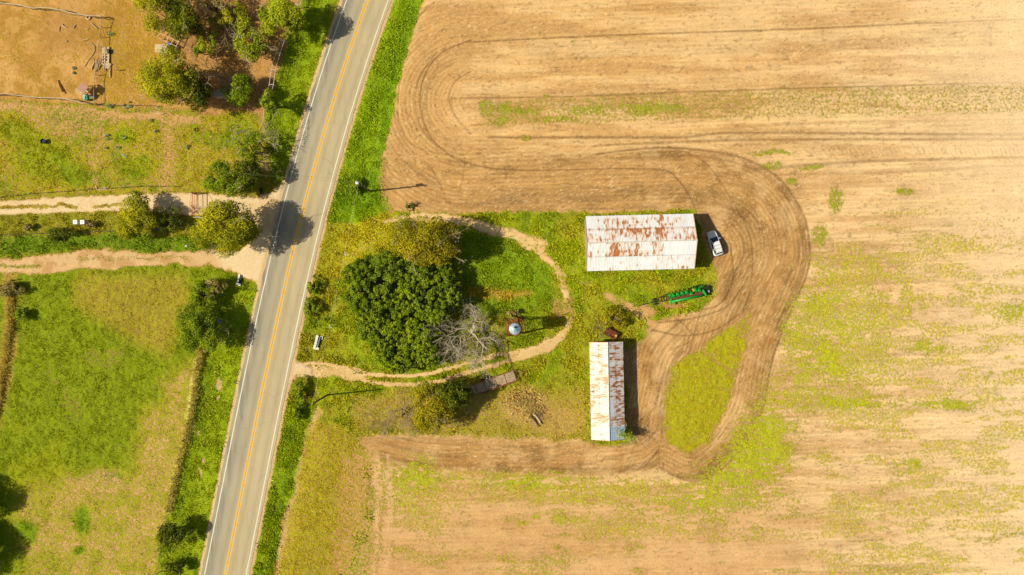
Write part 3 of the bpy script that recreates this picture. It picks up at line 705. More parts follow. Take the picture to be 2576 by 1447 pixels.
    if twigs:
        mb = MB()
        for i in range(twigs):
            a = rnd.uniform(0, 6.28); s = rnd.uniform(.1, .8)
            p = Vector(cpos) + Vector((RX * s * math.cos(a), RY * s * math.sin(a), RZ * .45)); d = Vector((math.cos(a) * .8, math.sin(a) * .8, .45))
            mb.tube([fork, fork.lerp(p, .5), p], [.06, .05, .036], 4, caps=False); branches(mb, p, d, min(RX, RY) * .45, .035, 2, rnd)
        mb.build('bare_branches', M_pale, T)
    return T
def dead_tree(name, label, cat, px, py, r, h, base=None, depth=3, limbs=6, trunk=.2, mat=None, seed=1, flat=.15, dirs=None, kids=(3, 5), lean=None, group=None, start=.35):
    rnd = random.Random(seed * 31 + 2); hc = h * .6; c = G(px, py, hc); b = Vector((c.x, c.y, 0)) if base is None else G(*base)
    b.z = gz(b) - .05; T = thing(name, b, 0, label, cat, group); Rm = r / S
    mb = MB(); f = Vector((c.x - b.x, c.y - b.y, h * start))
    mb.tube([(0, 0, -.3), (f.x * .4, f.y * .4, f.z * .5), f], [trunk * 1.3, trunk, trunk * .9], 8)
    mb.build('trunk', mat or M_pale, T, smooth=True)
    mb = MB()
    for i in range(limbs):
        a = dirs[i][0] if dirs else 2 * math.pi * (i + rnd.uniform(-.3, .3)) / limbs; L = (dirs[i][1] if dirs else rnd.uniform(.55, .8)) * Rm
        a = math.radians(a) if dirs else a
        branches(mb, f, Vector((math.cos(a), math.sin(a), .55 * (1 - flat))), L, trunk * .62, depth, rnd, flat, kids)
    mb.build('branches', mat or M_pale, T, smooth=True)
    return T

# the grove north-west of the road
tree('tree', 'big yellow-green tree at the top edge above the wooden pen', 'tree', 400, 28, 62, 60, 9, 'mesquite', .85, seed=1, twigs=3, holes=.22)
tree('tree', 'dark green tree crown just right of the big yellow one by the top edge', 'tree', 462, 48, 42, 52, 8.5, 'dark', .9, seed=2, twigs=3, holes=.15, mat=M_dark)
tree('tree', 'thin greyish half-bare tree at the top edge of the grove', 'tree', 531, 14, 44, 34, 7, 'grey', .35, seed=3, twigs=10, holes=.35)
tree('tree', 'small lime green bushy tree in the middle of the grove', 'tree', 523, 92, 30, 42, 5, 'lime', .75, seed=4, holes=.3)
tree('tree', 'yellow-green tree crown left of the bare twiggy tree by the top', 'tree', 586, 38, 40, 32, 6, 'mesquite', .6, seed=5, twigs=2, holes=.32)
dead_tree('bare_tree', 'bare tree with purple-grey twigs amid the yellow-green crowns', 'tree', 556, 62, 46, 6, seed=6, trunk=.13, mat=M_twig, depth=2, limbs=5, flat=.3)
dead_tree('bare_tree', 'pale bare branches below the yellow-green crown near the top', 'tree', 584, 78, 36, 6, seed=7, trunk=.12, depth=2, limbs=4)
tree('tree', 'feathery lime green tree with pale branches beside the roadside fence', 'tree', 630, 108, 48, 54, 7, 'lime', .62, seed=8, twigs=6, holes=.3)
tree('tree', 'round yellow-green tree closest to the road at the top', 'tree', 716, 46, 56, 56, 8, 'lime', 1.25, seed=9, twigs=2, holes=.08)
tree('tree', 'largest yellow-green tree of the grove, spreading beside the bare soil', 'tree', 430, 207, 72, 68, 10, 'mesquite', 1.15, seed=10, twigs=5, holes=.08, cb=.2)
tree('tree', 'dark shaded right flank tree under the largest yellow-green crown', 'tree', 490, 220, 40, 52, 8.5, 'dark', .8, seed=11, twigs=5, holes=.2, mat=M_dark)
dead_tree('bare_tree', 'dark leafless tree in the shade left of the small shaded shed', 'tree', 534, 180, 56, 6, seed=12, trunk=.13, mat=M_twig, depth=3, limbs=5, flat=.35)
tree('tree', 'green and orange tinged tree right of the shaded shed roof', 'tree', 606, 232, 40, 38, 6, 'green', .95, seed=13, holes=.2, twigs=1)
tree('tree', 'small green tree by the fence right of the orange tinged tree', 'tree', 676, 256, 26, 32, 7, 'green', .8, seed=14, holes=.2)
tree('sapling', 'tiny green sapling standing alone on bare ground in the grove', 'tree', 502, 128, 14, 14, 3.2, 'green', .8, seed=15, trunk=.09)
dead_tree('bare_bush', 'brown leafless bush behind the white post of the roadside fence', 'bush', 655, 214, 32, 2.4, seed=16, trunk=.06, mat=M_twig, depth=2, limbs=7, start=.1)
dead_tree('bare_bush', 'pinkish dry bush right of the pen with the blue drum', 'bush', 470, 112, 36, 2.6, seed=17, trunk=.06, mat=M_twig, depth=2, limbs=7, start=.1)
dead_tree('bare_tree', 'pale leafless tree beside the road above the dirt pasture corner', 'tree', 640, 350, 70, 8, base=(662, 374), seed=18, trunk=.15, depth=3, limbs=6)
tree('tree', 'sparse green tree under the pale leafless branches by the verge', 'tree', 624, 374, 40, 46, 7.5, 'green', .45, seed=19, holes=.35)
tree('tree', 'dark green tree nearest the mouth of the upper driveway', 'tree', 572, 452, 56, 42, 6.5, 'green', 1.0, seed=20, holes=.2, twigs=2)
tree('tree', 'dark crown behind the driveway mouth tree, up against the verge', 'tree', 622, 430, 34, 38, 8, 'dark', .8, seed=21, holes=.2, twigs=3, mat=M_dark)
dead_tree('bare_tree', 'bare pale limbs rising above the dark crown by the verge', 'tree', 640, 400, 40, 6.5, seed=22, trunk=.1, depth=2, limbs=4)
# between the two driveways
tree('tree', 'round yellow-green tree on the left between the two driveways', 'tree', 350, 552, 56, 52, 6.5, 'mesquite', .95, seed=23, holes=.08, cb=.2)
tree('tree', 'dark low tree over the scrap cart between the driveways', 'tree', 432, 552, 36, 32, 4.0, 'dark', .38, seed=24, holes=.35, mat=M_dark, base=(450, 560))
tree('tree', 'big yellow-green tree at the road between the driveways', 'tree', 580, 578, 82, 66, 9.5, 'mesquite', 1.15, seed=25, holes=.08, twigs=2)
# pasture side hedge row
tree('tree', 'upper small green tree of the row along the lower left verge', 'tree', 507, 742, 28, 34, 5, 'green', .8, seed=26, holes=.22)
tree('tree', 'brownish thin tree right of the small green one on the verge row', 'tree', 545, 722, 26, 26, 4, 'grey', .4, seed=27, holes=.3)
tree('tree', 'dark green roadside tree with pale forked branches in the middle of its crown', 'tree', 500, 828, 54, 66, 7.5, 'green', 1.0, seed=28, holes=.15, base=(520, 822), mat=M_dark)
dead_tree('bare_tree', 'pale forked branches standing out of the dark roadside crown', 'tree', 536, 838, 34, 8, seed=29, base=(528, 830), trunk=.07, depth=2, limbs=4, dirs=[(25, .9), (-10, .9), (-50, .8), (60, .6)])
tree('tree', 'olive bushy tree at the lower end of the dry grass row', 'tree', 420, 1344, 36, 40, 6, 'dark', .85, seed=30, holes=.25)
tree('bush', 'dark bush at the bottom edge left of the road', 'bush', 434, 1428, 26, 24, 3.2, 'dark', .8, seed=31, holes=.25)
tree('tree', 'dark tree at the lower left edge of the pasture, mostly out of view', 'tree', -110, 1275, 56, 56, 8, 'dark', 1.0, seed=32, holes=.2, mat=M_dark)
tree('tree', 'dark tree at the bottom left corner', 'tree', -106, 1395, 60, 66, 8, 'dark', 1.0, seed=33, holes=.2, mat=M_dark)
tree('bush', 'low brown-green bush on the left edge hedge line by the lower driveway', 'bush', 22, 726, 40, 22, 2.2, 'grey', .7, seed=34, holes=.25, cb=.05)
tree('bush', 'round green bush on the left edge halfway down the hedge line', 'bush', 52, 793, 18, 16, 1.6, 'green', .8, seed=35, holes=.15, cb=.05)
tree('bush', 'dull olive bush beside the fence at the far left between driveways', 'bush', 150, 592, 46, 20, 2.4, 'dark', .5, seed=36, holes=.3, cb=.05)
tree('bush', 'round grey-green bush right of the white boxes', 'bush', 226, 566, 11, 9, 1.5, 'grey', .9, seed=37, cb=.05)
tree('bush', 'small grey-green bush left of the white boxes', 'bush', 70, 572, 10, 9, 1.2, 'grey', .9, seed=38, cb=.05)
# the thicket in the middle: many separate crowns, broad dark leaves
thick = [(918, 684, 46, 44), (985, 672, 50, 44), (1052, 694, 46, 42), (1118, 704, 42, 40), (905, 752, 38, 44), (960, 750, 46, 42), (1028, 752, 50, 44), (1094, 770, 46, 42), (1136, 748, 28, 30), (942, 820, 42, 46), (1000, 826, 48, 46), (1062, 836, 42, 44), (965, 886, 38, 36), (1022, 896, 44, 36), (1072, 892, 34, 34), (992, 920, 40, 18)]
tl = ['north-west corner', 'north side under the yellow crown', 'centre of its north edge', 'north-east shoulder', 'west edge', 'west of its centre', 'very centre', 'east of its centre', 'east tip', 'south-west flank', 'south of its centre', 'south-east beside the dead tree', 'lower west edge', 'lower middle', 'lower east beside the dead tree', 'southern foot above the sandy track']
for i, (x, y, a, b_) in enumerate(thick):
    tree('broadleaf_tree', 'dark green broadleaf crown of the thicket, at its ' + tl[i], 'tree', x, y, a, b_, 5.6 + (i * 37 % 10) * .16, 'deep' if i not in (6, 10, 11, 13, 14, 15, 12) else 'green', 1.55, (.30, .20), seed=60 + i, cb=.12, group='broadleaf trees of the central thicket', blobr=(.05, .17), nb=190, mat=M_dark)
tree('tree', 'large yellow-olive tree on the north side of the thicket', 'tree', 1070, 606, 84, 62, 9.5, 'olive', 1.15, seed=80, holes=.08, twigs=9, cb=.25)
tree('tree', 'thin olive crown at the east side of the large yellow-olive tree', 'tree', 1128, 634, 34, 40, 8, 'olive', .6, seed=81, holes=.25, twigs=5)
dead_tree('dead_tree', 'large pale dead tree with spreading bare branches beside the thicket', 'tree', 1184, 840, 60, 6.0, base=(1196, 836), seed=82, mat=simple('grey_dead_wood', alb(190, 174, 150), .9, var=.3, scale=4), trunk=.25, depth=4, limbs=9, kids=(3, 5), flat=.25,
          dirs=[(0, 1.25), (28, .75), (62, .62), (105, .62), (150, 1.0), (185, 1.1), (222, .95), (262, .78), (320, .62)])
tree('tree', 'yellow-olive tree south of the sandy track next to the flatbed trailer', 'tree', 1082, 1032, 60, 64, 7.5, 'olive', .9, seed=83, holes=.25, twigs=3)
tree('tree', 'dark green crown touching the rear end of the flatbed trailer', 'tree', 1136, 1000, 52, 42, 7, 'dark', .9, seed=84, holes=.25, mat=M_dark)
dead_tree('bare_tree', 'grey leafless tree left of the yellow-olive tree', 'tree', 1012, 1030, 50, 4.5, seed=85, trunk=.12, mat=M_twig, depth=3, limbs=6, flat=.3, base=(1008, 1050))
dead_tree('bare_bush', 'pale grey dry bush furthest left beside the brown path', 'bush', 950, 1068, 46, 2.6, seed=86, trunk=.06, mat=M_twig, depth=3, limbs=7, start=.1, flat=.2)
dead_tree('bare_bush', 'grey brush of fine twigs at the edge of the tilled strip', 'bush', 1036, 1076, 34, 2.2, seed=87, trunk=.05, mat=M_twig, depth=2, limbs=8, start=.1, flat=.3)
dead_tree('bare_bush', 'small pale bare branches under the right side of the yellow-olive tree', 'bush', 1136, 1056, 28, 2.6, seed=88, trunk=.05, depth=2, limbs=6, start=.1)
tree('bush', 'sparse green shrub leaning over the corner of the long shed roof', 'bush', 1566, 1088, 34, 26, 4.5, 'lime', .28, seed=89, holes=.4, twigs=6, base=(1574, 1088))
dead_tree('bare_bush', 'dark twiggy scrub on the soil right of the long shed corner', 'bush', 1606, 1094, 44, 1.8, seed=90, trunk=.05, mat=M_twig, depth=2, limbs=8, start=.08, flat=.3)
tree('bush', 'loose olive bush above the rusty machine by the long shed', 'bush', 1548, 802, 40, 30, 2.6, 'olive', .55, seed=91, holes=.3, cb=.05)
dead_tree('bare_bush', 'grey leafless bush left of the rusty machine', 'bush', 1512, 828, 32, 2.2, seed=92, trunk=.05, mat=M_twig, depth=2, limbs=8, start=.08)
tree('bush', 'dark low bush behind the tower tank', 'bush', 1288, 792, 18, 14, 1.8, 'grey', .7, seed=93, holes=.3, cb=.05)
for k_, (x, y, a, lb) in enumerate(((898, 470, 20, 'dark weedy shrub on the verge beside the pole with the transformer'), (1030, 518, 9, 'low green shrub at the tip of the verge by the tilled soil'), (790, 720, 18, 'dark green roadside shrub upper on the island verge'), (782, 780, 20, 'dark green roadside shrub lower on the island verge'), (752, 985, 20, 'dark shrub on the verge below the track mouth'), (746, 1040, 14, 'dark shrub on the verge left of the leaning pole'))):
    tree('shrub', lb, 'shrub', x, y, a, a * 1.5, 1.5, 'green', .7, seed=100 + k_, holes=.3, cb=.02)
for k_, (x, y, a, lb) in enumerate(((277, 267, 9, 'blue-green'), (320, 263, 0, ''), (270, 345, 9, ''), (310, 345, 8, ''), (296, 372, 6, ''), (380, 304, 6, ''), (392, 330, 6, ''), (472, 370, 7, ''), (185, 172, 6, ''), (187, 184, 6, ''), (275, 85, 8, ''), (320, 264, 13, ''), (265, 372, 5, ''))):
    if a: tree('thistle', 'low blue-green weed clump on the ground of the upper left pasture', 'weed', x, y, a, a * .8, .22, 'thistle', .45, (.24, .14), seed=120 + k_, cb=.02, nb=7, group='low weed clumps in the upper left pasture', trunk=.03)

# ------------------------------------------------------------------ grass, weeds, straw (nobody could count them)
ok = inner & (np.abs(PX - rx_) > LANE + 13)
idx_all = np.nonzero(ok)[0]
def scatter(name, wgt, n, ln, wd, elev, col, var=.35, yel=.25, label='', cat=''):
    w = wgt[idx_all]; w = w / w.sum(); i = RNG.choice(idx_all, n, p=w)
    P = V[i].copy(); P[:, :2] += RNG.uniform(-.12, .12, (n, 2))
    a = RNG.uniform(0, 2 * np.pi, n); e = np.radians(RNG.uniform(*elev, n)); L = RNG.uniform(*ln, n); W = RNG.uniform(*wd, n)
    d = np.column_stack([np.cos(a) * np.cos(e), np.sin(a) * np.cos(e), np.sin(e)]); s = np.column_stack([-np.sin(a), np.cos(a), a * 0])
    d2 = d.copy(); d2[:, 2] *= .5; d2 = unit(d2)
    Lc, Wc = L[:, None], W[:, None]
    V_ = np.stack([P - s * Wc * .5, P + s * Wc * .5, P + d * Lc * .6 + s * Wc * .4, P + d * Lc * .6 + d2 * Lc * .4 - s * Wc * .1], 1).reshape(-1, 3)
    C = col[i] if len(np.shape(col)) == 2 else np.tile(col, (n, 1))
    C = C * RNG.uniform(1 - var, 1 + var * 1.3, (n, 1)); y = RNG.uniform(0, yel, (n, 1)); C = C * np.concatenate([1 + y * 1.4, 1 + y * .5, 1 - y * .3], 1)
    o = np_mesh(name, V_, np.arange(4 * n).reshape(n, 4), M_leaf, {'tint': np.repeat(np.clip(C, 0, .8), 4, 0)}, kind='stuff')
    tag(o, label, cat); return o
shade = np.clip(VG, 0, 1)
isfield = ((right > .5) & (mG < .5) & (vr < .5)).astype(float); clump = sstep(.45, .62, fbm(PX, PY, 14, 91, 3, .6))
scatter('grass', (shade ** 3) * (1 - isfield) * (.25 + clump) * (1 - .6 * p3) * (1 - .3 * vs) * (1 - .93 * corr), 260000, (.16, .40), (.045, .10), (20, 70), GR * 1.12, .35, .3, 'green grass and broad weeds covering the verges, pastures and yard', 'grass')
scatter('tall_weeds', ((mG * (1 - dry) * (1 - bl) + vgr + sp * .6 + fr + vs * .3 + vr * .5) * shade ** 2 * sstep(.5, .6, fbm(PX, PY, 26, 92, 4, .6))).clip(0, 3), 70000, (.25, .55), (.09, .20), (25, 75), GR * 1.05, .45, .4, 'taller broad-leaved weeds growing in clumps among the grass', 'weeds')
scatter('field_weeds', isfield * sstep(.28, .6, VG) * (.15 + clump) + 1e-9, 46000, (.12, .30), (.05, .11), (15, 60), GR * 1.0, .4, .4, 'low yellow-green weeds sprouting on the tilled field', 'weeds')
scatter('corn_stubble', (right * (1 - shade)) * (.3 + .7 * HN) * isfield + .02 * right, 46000, (.10, .34), (.03, .06), (2, 16), alb(246, 216, 160), .35, .1, 'pale bits of corn straw strewn over the tilled field', 'straw')
scatter('clods', isfield * (.03 + clm * (.6 + mWS)) * (1 - shade), 30000, (.06, .16), (.06, .14), (25, 60), alb(180, 140, 92), .3, .1, 'dark crumbly clods of tilled soil lying in rows', 'soil clods')
def row_grass(name, pts, wd, n, hgt, c, label):
    L_ = np.array(smooth_line(pts, 8)); i = RNG.integers(0, len(L_) - 1, n); f_ = RNG.uniform(0, 1, (n, 1)); q = L_[i] * (1 - f_) + L_[i + 1] * f_
    q = q + RNG.normal(0, wd, (n, 2)); k = np.array([G(a, b) for a, b in q]); a = RNG.uniform(0, 6.283, n); e = np.radians(RNG.uniform(45, 88, n)); Lh = RNG.uniform(.6, 1, n) * hgt
    d = np.column_stack([np.cos(a) * np.cos(e), np.sin(a) * np.cos(e), np.sin(e)]); s = np.column_stack([-np.sin(a), np.cos(a), a * 0]) * .05
    k[:, 2] = [ground_z(p[0], p[1]) for p in k]
    V_ = np.stack([k - s, k + s, k + d * Lh[:, None] * .7 + s, k + d * Lh[:, None] + np.column_stack([np.cos(a), np.sin(a), a * 0]) * .25], 1).reshape(-1, 3)
    C = np.tile(c, (n, 1)) * RNG.uniform(.55, 1.35, (n, 1))
    tag(np_mesh(name, V_, np.arange(4 * n).reshape(n, 4), M_leaf, {'tint': np.repeat(C, 4, 0)}, kind='stuff'), label, 'tall grass')
row_grass('tall_dry_grass', [(508, 880), (498, 930), (487, 1020), (467, 1105), (443, 1200), (424, 1285)], 4.2, 2600, .75, alb(255, 236, 140), 'strip of tall straw-coloured grass along the fence row left of the road')
row_grass('tall_dry_grass', [(26, 710), (30, 780), (22, 850), (6, 950), (-10, 1050)], 4.5, 1600, .8, alb(236, 214, 120), 'strip of tall brownish grass along the left edge of the pasture')
row_grass('tall_dry_grass', [(1290, 1005), (1330, 1010), (1350, 1040)], 14, 1300, .5, alb(236, 208, 130), 'pale dry grass clump above the fallen logs')
# ------------------------------------------------------------------ sheet-metal buildings
t = NT('weathered_roof_tin'); c_ = t.attr('tint'); n_ = t.noise(5, 4, t.obj(), .7)
t.L(t.scalecol(c_, t.rng(n_, .3, .7, .92, 1.07)), t.b.inputs['Base Color']); t.b.inputs['Roughness'].default_value = .55; t.b.inputs['Metallic'].default_value = .1
t.b.inputs['Specular IOR Level'].default_value = .3; t.bump(t.attr('rib', 'Fac'), .5, .04); M_roof = t.m
M_tinwall = simple('grey_wall_tin', alb(176, 172, 160), .6, .2, .12, 2, second=alb(150, 96, 56), thr=.62, stretch=(1, 1, .25))
M_cap = simple('ridge_cap_tin', alb(226, 222, 210), .5, .1, .08, 4, second=alb(182, 106, 54), thr=.6)
M_trim = simple('rusty_trim', alb(190, 126, 74), .8, 0, .3, 3)
M_door = simple('grey_sliding_door', alb(150, 150, 142), .6, .1, .15, 3, second=alb(130, 84, 50), thr=.6)
def slope(Lx, W, z0, z1, side, rust, white, axis='X', seed=1, rc=(200, 100, 26)):
    """roof plane grid: u along the ridge, s down the slope (0 ridge .. W eave)"""
    nu, ns_ = int(Lx / .085), int(W / .085)
    u = np.linspace(-Lx / 2, Lx / 2, nu); s = np.linspace(0, W, ns_); U_, S_ = np.meshgrid(u, s)
    Uf, Sf = U_.ravel(), S_.ravel(); D = rust(Uf / Lx + .5, Sf / W)
    st = vnoise(Uf / .11, Sf / .50, seed) * .46 + vnoise(Uf / .30, Sf / .9, seed + 1) * .34 + vnoise(Uf / .9, Sf / .5, seed + 2) * .20
    sheet_ = _hash(np.floor(Uf / .8), np.floor(Sf / (W / 2)), seed + 4)
    v = st + (D - .5) * .85 + (sheet_ - .5) * .12
    r1 = sstep(.30, .56, v); r2 = sstep(.52, .64, v)
    base = np.tile(white, (len(Uf), 1)) * np.where((D < -.1)[:, None], np.array([[.62, .74, .86]]), 1.0) * (1 + (vnoise(Uf / .8, Sf / 3, seed + 7) - .5)[:, None] * .10 + (sheet_ - .5)[:, None] * .05)
    C = base + (alb(238, 190, 130) - base) * (r1 * .55)[:, None]; C += (alb(*rc) * (.8 + .4 * vnoise(Uf / .2, Sf / .2, seed + 12))[:, None] - C) * (r2 * .92)[:, None]
    sm = (np.abs((Uf / .8) % 1 - .5) > .46) * .08; C *= (1 - sm)[:, None]
    lap = np.abs(Sf - W / 2) < .05; C[lap] *= .78
    Z_ = z1 + (z0 - z1) * Sf / W + .012 * np.sign(np.sin(Uf * 2 * np.pi / .27)) * 0
    Y_ = Sf * side
    V_ = np.column_stack([Uf, Y_, Z_]) if axis == 'X' else np.column_stack([Y_, Uf, Z_])
    i = (np.arange(ns_ - 1)[:, None] * nu + np.arange(nu - 1)[None, :]).ravel()
    F_ = np.column_stack([i, i + 1, i + 1 + nu, i + nu])
    if (side > 0) == (axis == 'X'): F_ = F_
    else: F_ = F_[:, ::-1]
    return V_, F_, C, .5 + .5 * np.sin(Uf * 2 * np.pi / .27)
def building(label, cat, c, L, Wd, eave, ridge, rz, rustA, rustB, whiteA, whiteB, axis, name, off=0.0, door=None):
    T = thing(name, (c.x, c.y, 0), rz, label, cat)
    a = slope(L, Wd / 2 + off, eave, ridge, 1, rustA, whiteA, axis, 3, (170, 96, 46) if axis == 'Y' else (190, 104, 40)); b = slope(L, Wd / 2 - off, eave, ridge, -1, rustB, whiteB, axis, 23, (200, 146, 96) if axis == 'Y' else (190, 104, 40))
    sh = off if True else 0
    Va, Vb = a[0].copy(), b[0].copy(); k = 1 if axis == 'X' else 0
    Va[:, k] -= sh; Vb[:, k] -= sh
    V_ = np.vstack([Va, Vb]); F_ = np.vstack([a[1], b[1] + len(Va)])
    rf = np_mesh('roof', V_, F_, M_roof, {'tint': np.vstack([a[2], b[2]])}, {'rib': np.concatenate([a[3], b[3]])}, parent=T)
    sd_ = rf.modifiers.new('thick', 'SOLIDIFY'); sd_.thickness = .04; sd_.offset = -1
    ax = lambda x, y, z: (x, y, z) if axis == 'X' else (y, x, z)
    mb = MB(); mb.tube([ax(-L / 2 - .02, -sh, ridge + .02), ax(L / 2 + .02, -sh, ridge + .02)], .085, 6); mb.build('ridge_cap', M_cap, rf)
    mb = MB()
    for x in (-L / 2, L / 2):
        for e_ in (1, -1): MB().bar(ax(x, -sh, ridge - .03), ax(x, e_ * Wd / 2, eave - .03), .06, .12).build('gable_trim', M_trim, rf)
    h = .25; l2, w2 = L / 2 - h, Wd / 2 - h
    def wall(pts): 
        m = MB(); n = len(pts); m.add([ax(*p) for p in pts], [tuple(range(n))]); o = m.build('wall', M_tinwall, T); s_ = o.modifiers.new('t', 'SOLIDIFY'); s_.thickness = .06; s_.offset = 0
    ev = eave - .05
    wall([(-l2, w2, -.2), (l2, w2, -.2), (l2, w2, ev), (-l2, w2, ev)]); wall([(-l2, -w2, -.2), (l2, -w2, -.2), (l2, -w2, ev), (-l2, -w2, ev)])
    for x in (-l2, l2): wall([(x, -w2, -.2), (x, w2, -.2), (x, w2, ev), (x, -sh, ridge - .12), (x, -w2, ev)])
    if door:
        m = MB(); m.box(ax(l2 + .08, 0, 1.35) if axis == 'X' else (l2 * 0 + w2 + .08, door, 1.15), (.06, 3.4, 2.7) if axis == 'X' else (.06, 2.6, 2.2)); d = m.build('door', M_door, T)
        m = MB(); m.box(ax(l2 + .13, 0, 2.75) if axis == 'X' else (w2 + .13, door, 2.33), (.05, 3.8, .1) if axis == 'X' else (.05, 3.0, .08)); m.build('door_rail', M_trim, d)
    return T
def bump1(x, a, b, s=.06): return sstep(a - s, a + s, x) * (1 - sstep(b - s, b + s, x))
def rA(u, v):      # barn, north slope, v=0 at the ridge
    up = (v < .5)
    return np.where(up, .40 + .16 * bump1(u, .18, .80, .1) * sstep(.1, .5, v + .12) + .12 * (v > .42) + .08 * (u > .9), .26 * bump1(u, .1, .9, .1) + .17 * (v < .9) + .28 * bump1(u, .685, .72, .004) * (v > .74))
def rB(u, v):
    up = (v < .5)
    return np.where(up, np.where(u < .70, .28 + .26 * bump1(u, .18, .50, .05) + .18 * bump1(u, .60, .70, .02) + .1 * (v > .3) + .12 * bump1(u, .0, .06, .02) * (v > .35), .02), .22 + .06 * (u > .6))
c1 = G((1475 + 1744 + 1741 + 1479) / 4, (544 + 676 + 538 + 682) / 4, 3.3)
building('big barn with a white rust-streaked tin roof, its ridge running east to west', 'barn', c1, 18.9, 9.65, 3.3, 5.6, R_(1.35), rA, rB, (.86, .86, .82), (.86, .86, .80), 'X', 'barn', .0, True)
def rC(u, v):      # long shed east slope: local axis Y => u runs south..north
    return np.where(u < .135, -.2, .40 + .16 * (vnoise(u * 34, v * 1.5, 5) - .3) + .10 * (v > .35) - .12 * (v < .12))
def rD(u, v): return .31 + .22 * (vnoise(u * 9, v * 2, 8)) + .1 * bump1(u, .35, .8) * (vnoise(u * 30, v * 5, 9) > .5) - .1 * (u < .2)
c2 = G((1483 + 1568 + 1488 + 1573) / 4, (862 + 860 + 1107 + 1104) / 4, 2.7)
building('long narrow shed with white west roof slope and rusty banded east slope', 'shed', c2, 17.2, 5.95, 2.6, 3.7, R_(1.15), rC, rD, (.74, .76, .77), (.66, .63, .56), 'Y', 'long_shed', -.08, 2.0)
mb = MB(); p = G(1490, 986, 2.9)
for a_ in (0, 1): mb.bar(p + Vector((-.55 + a_ * .5, -.05, .0)), p + Vector((.15 + a_ * .1 - .1, .1 + a_ * .3, .25)), .05)
mb.bar(p + Vector((.1, -.3, .1)), p + Vector((.1, .3, .1)), .05); o = mb.build('antenna', simple('black_metal', alb(40, 38, 36), .5, .5)); tag(o, 'small dark antenna mast sticking out over the west eave of the long shed', 'antenna')

# ------------------------------------------------------------------ white car
M_wcar = NT('white_car_paint'); _n = M_wcar.noise(2, 2, M_wcar.obj()); M_wcar.L(M_wcar.scalecol(alb(238, 238, 240), M_wcar.rng(_n, .3, .7, .97, 1.02)), M_wcar.b.inputs['Base Color'])
M_wcar.b.inputs['Roughness'].default_value = .28; M_wcar.b.inputs['Coat Weight'].default_value = .5; M_wcar = M_wcar.m
M_glass = simple('dark_car_glass', (.012, .022, .03), .08, 0, .05, 2, spec=.8); M_blk = simple('black_plastic', (.02, .02, .02), .5, 0, .2, 8); M_rub = simple('tyre_rubber', (.022, .021, .02), .85, 0, .25, 10, second=(.09, .07, .05), thr=.62)
M_rim = simple('alloy', (.5, .5, .5), .3, .8, .1, 4); M_lamp = simple('clear_lamp', (.45, .47, .5), .15, .2, .1, 5); M_red = simple('red_lamp', (.35, .02, .02), .25, 0, .1, 5); M_wroof = simple('white_roof_panel', alb(238, 238, 238), .3, 0, .03, 2)
def wheel(parent, x, y, r, w, name='wheel', rimmat=None, tread=True):
    W_ = MB().lathe((x, y, r), [(r * .62, -w * .3), (r * .55, 0), (r * .62, w * .3)], 18, axis='Y').build(name, rimmat or M_rim, parent, smooth=True)
    MB().lathe((x, y, r), [(r * .6, -w / 2), (r * .92, -w / 2), (r, -w * .36), (r, w * .36), (r * .92, w / 2), (r * .6, w / 2), (r * .6, -w / 2)], 22, axis='Y').build('tyre', M_rub, W_, smooth=True)
    MB().lathe((x, y, r), [(0, -w * .34), (r * .6, -w * .34), (r * .6, w * .34), (0, w * .34)], 14, axis='Y').build('rim', rimmat or M_rim, W_)
    return W_
pc = G(1799, 612, .8); T = thing('car', (pc.x, pc.y, gz(pc) + .03), math.atan2(58, -20), 'white estate car parked in the shadow east of the big barn', 'car')
ST = [(-2.28, .66, .45, .80), (-2.2, .80, .34, .98), (-2.0, .88, .28, 1.02), (-1.5, .915, .24, 1.02), (-.5, .92, .22, .99), (.6, .92, .22, .97), (1.1, .91, .24, .95), (1.6, .89, .26, .88), (1.98, .84, .30, .78), (2.18, .74, .36, .66), (2.28, .56, .42, .56)]
v = []; f = []
for x, w_, z0_, z1_ in ST:
    zm = z0_ + (z1_ - z0_) * .55
    half = [(0, z0_), (w_ * .9, z0_), (w_, zm - .1), (w_ * 1.0, zm + .05), (w_ * .95, z1_ - .03), (w_ * .84, z1_ + .02), (w_ * .45, z1_ + .05), (0, z1_ + .06)]
    ring = half + [(-a_, b_) for a_, b_ in half[-2:0:-1]]
    v += [(x, a_, b_) for a_, b_ in ring]
nr = 14
for i in range(len(ST) - 1):
    for k_ in range(nr): k2 = (k_ + 1) % nr; f.append((i * nr + k_, i * nr + k2, (i + 1) * nr + k2, (i + 1) * nr + k_))
f.append(tuple(range(nr))[::-1]); f.append(tuple((len(ST) - 1) * nr + k_ for k_ in range(nr)))
MB().add(v, f).build('body', M_wcar, T, smooth=True, bevel=0)
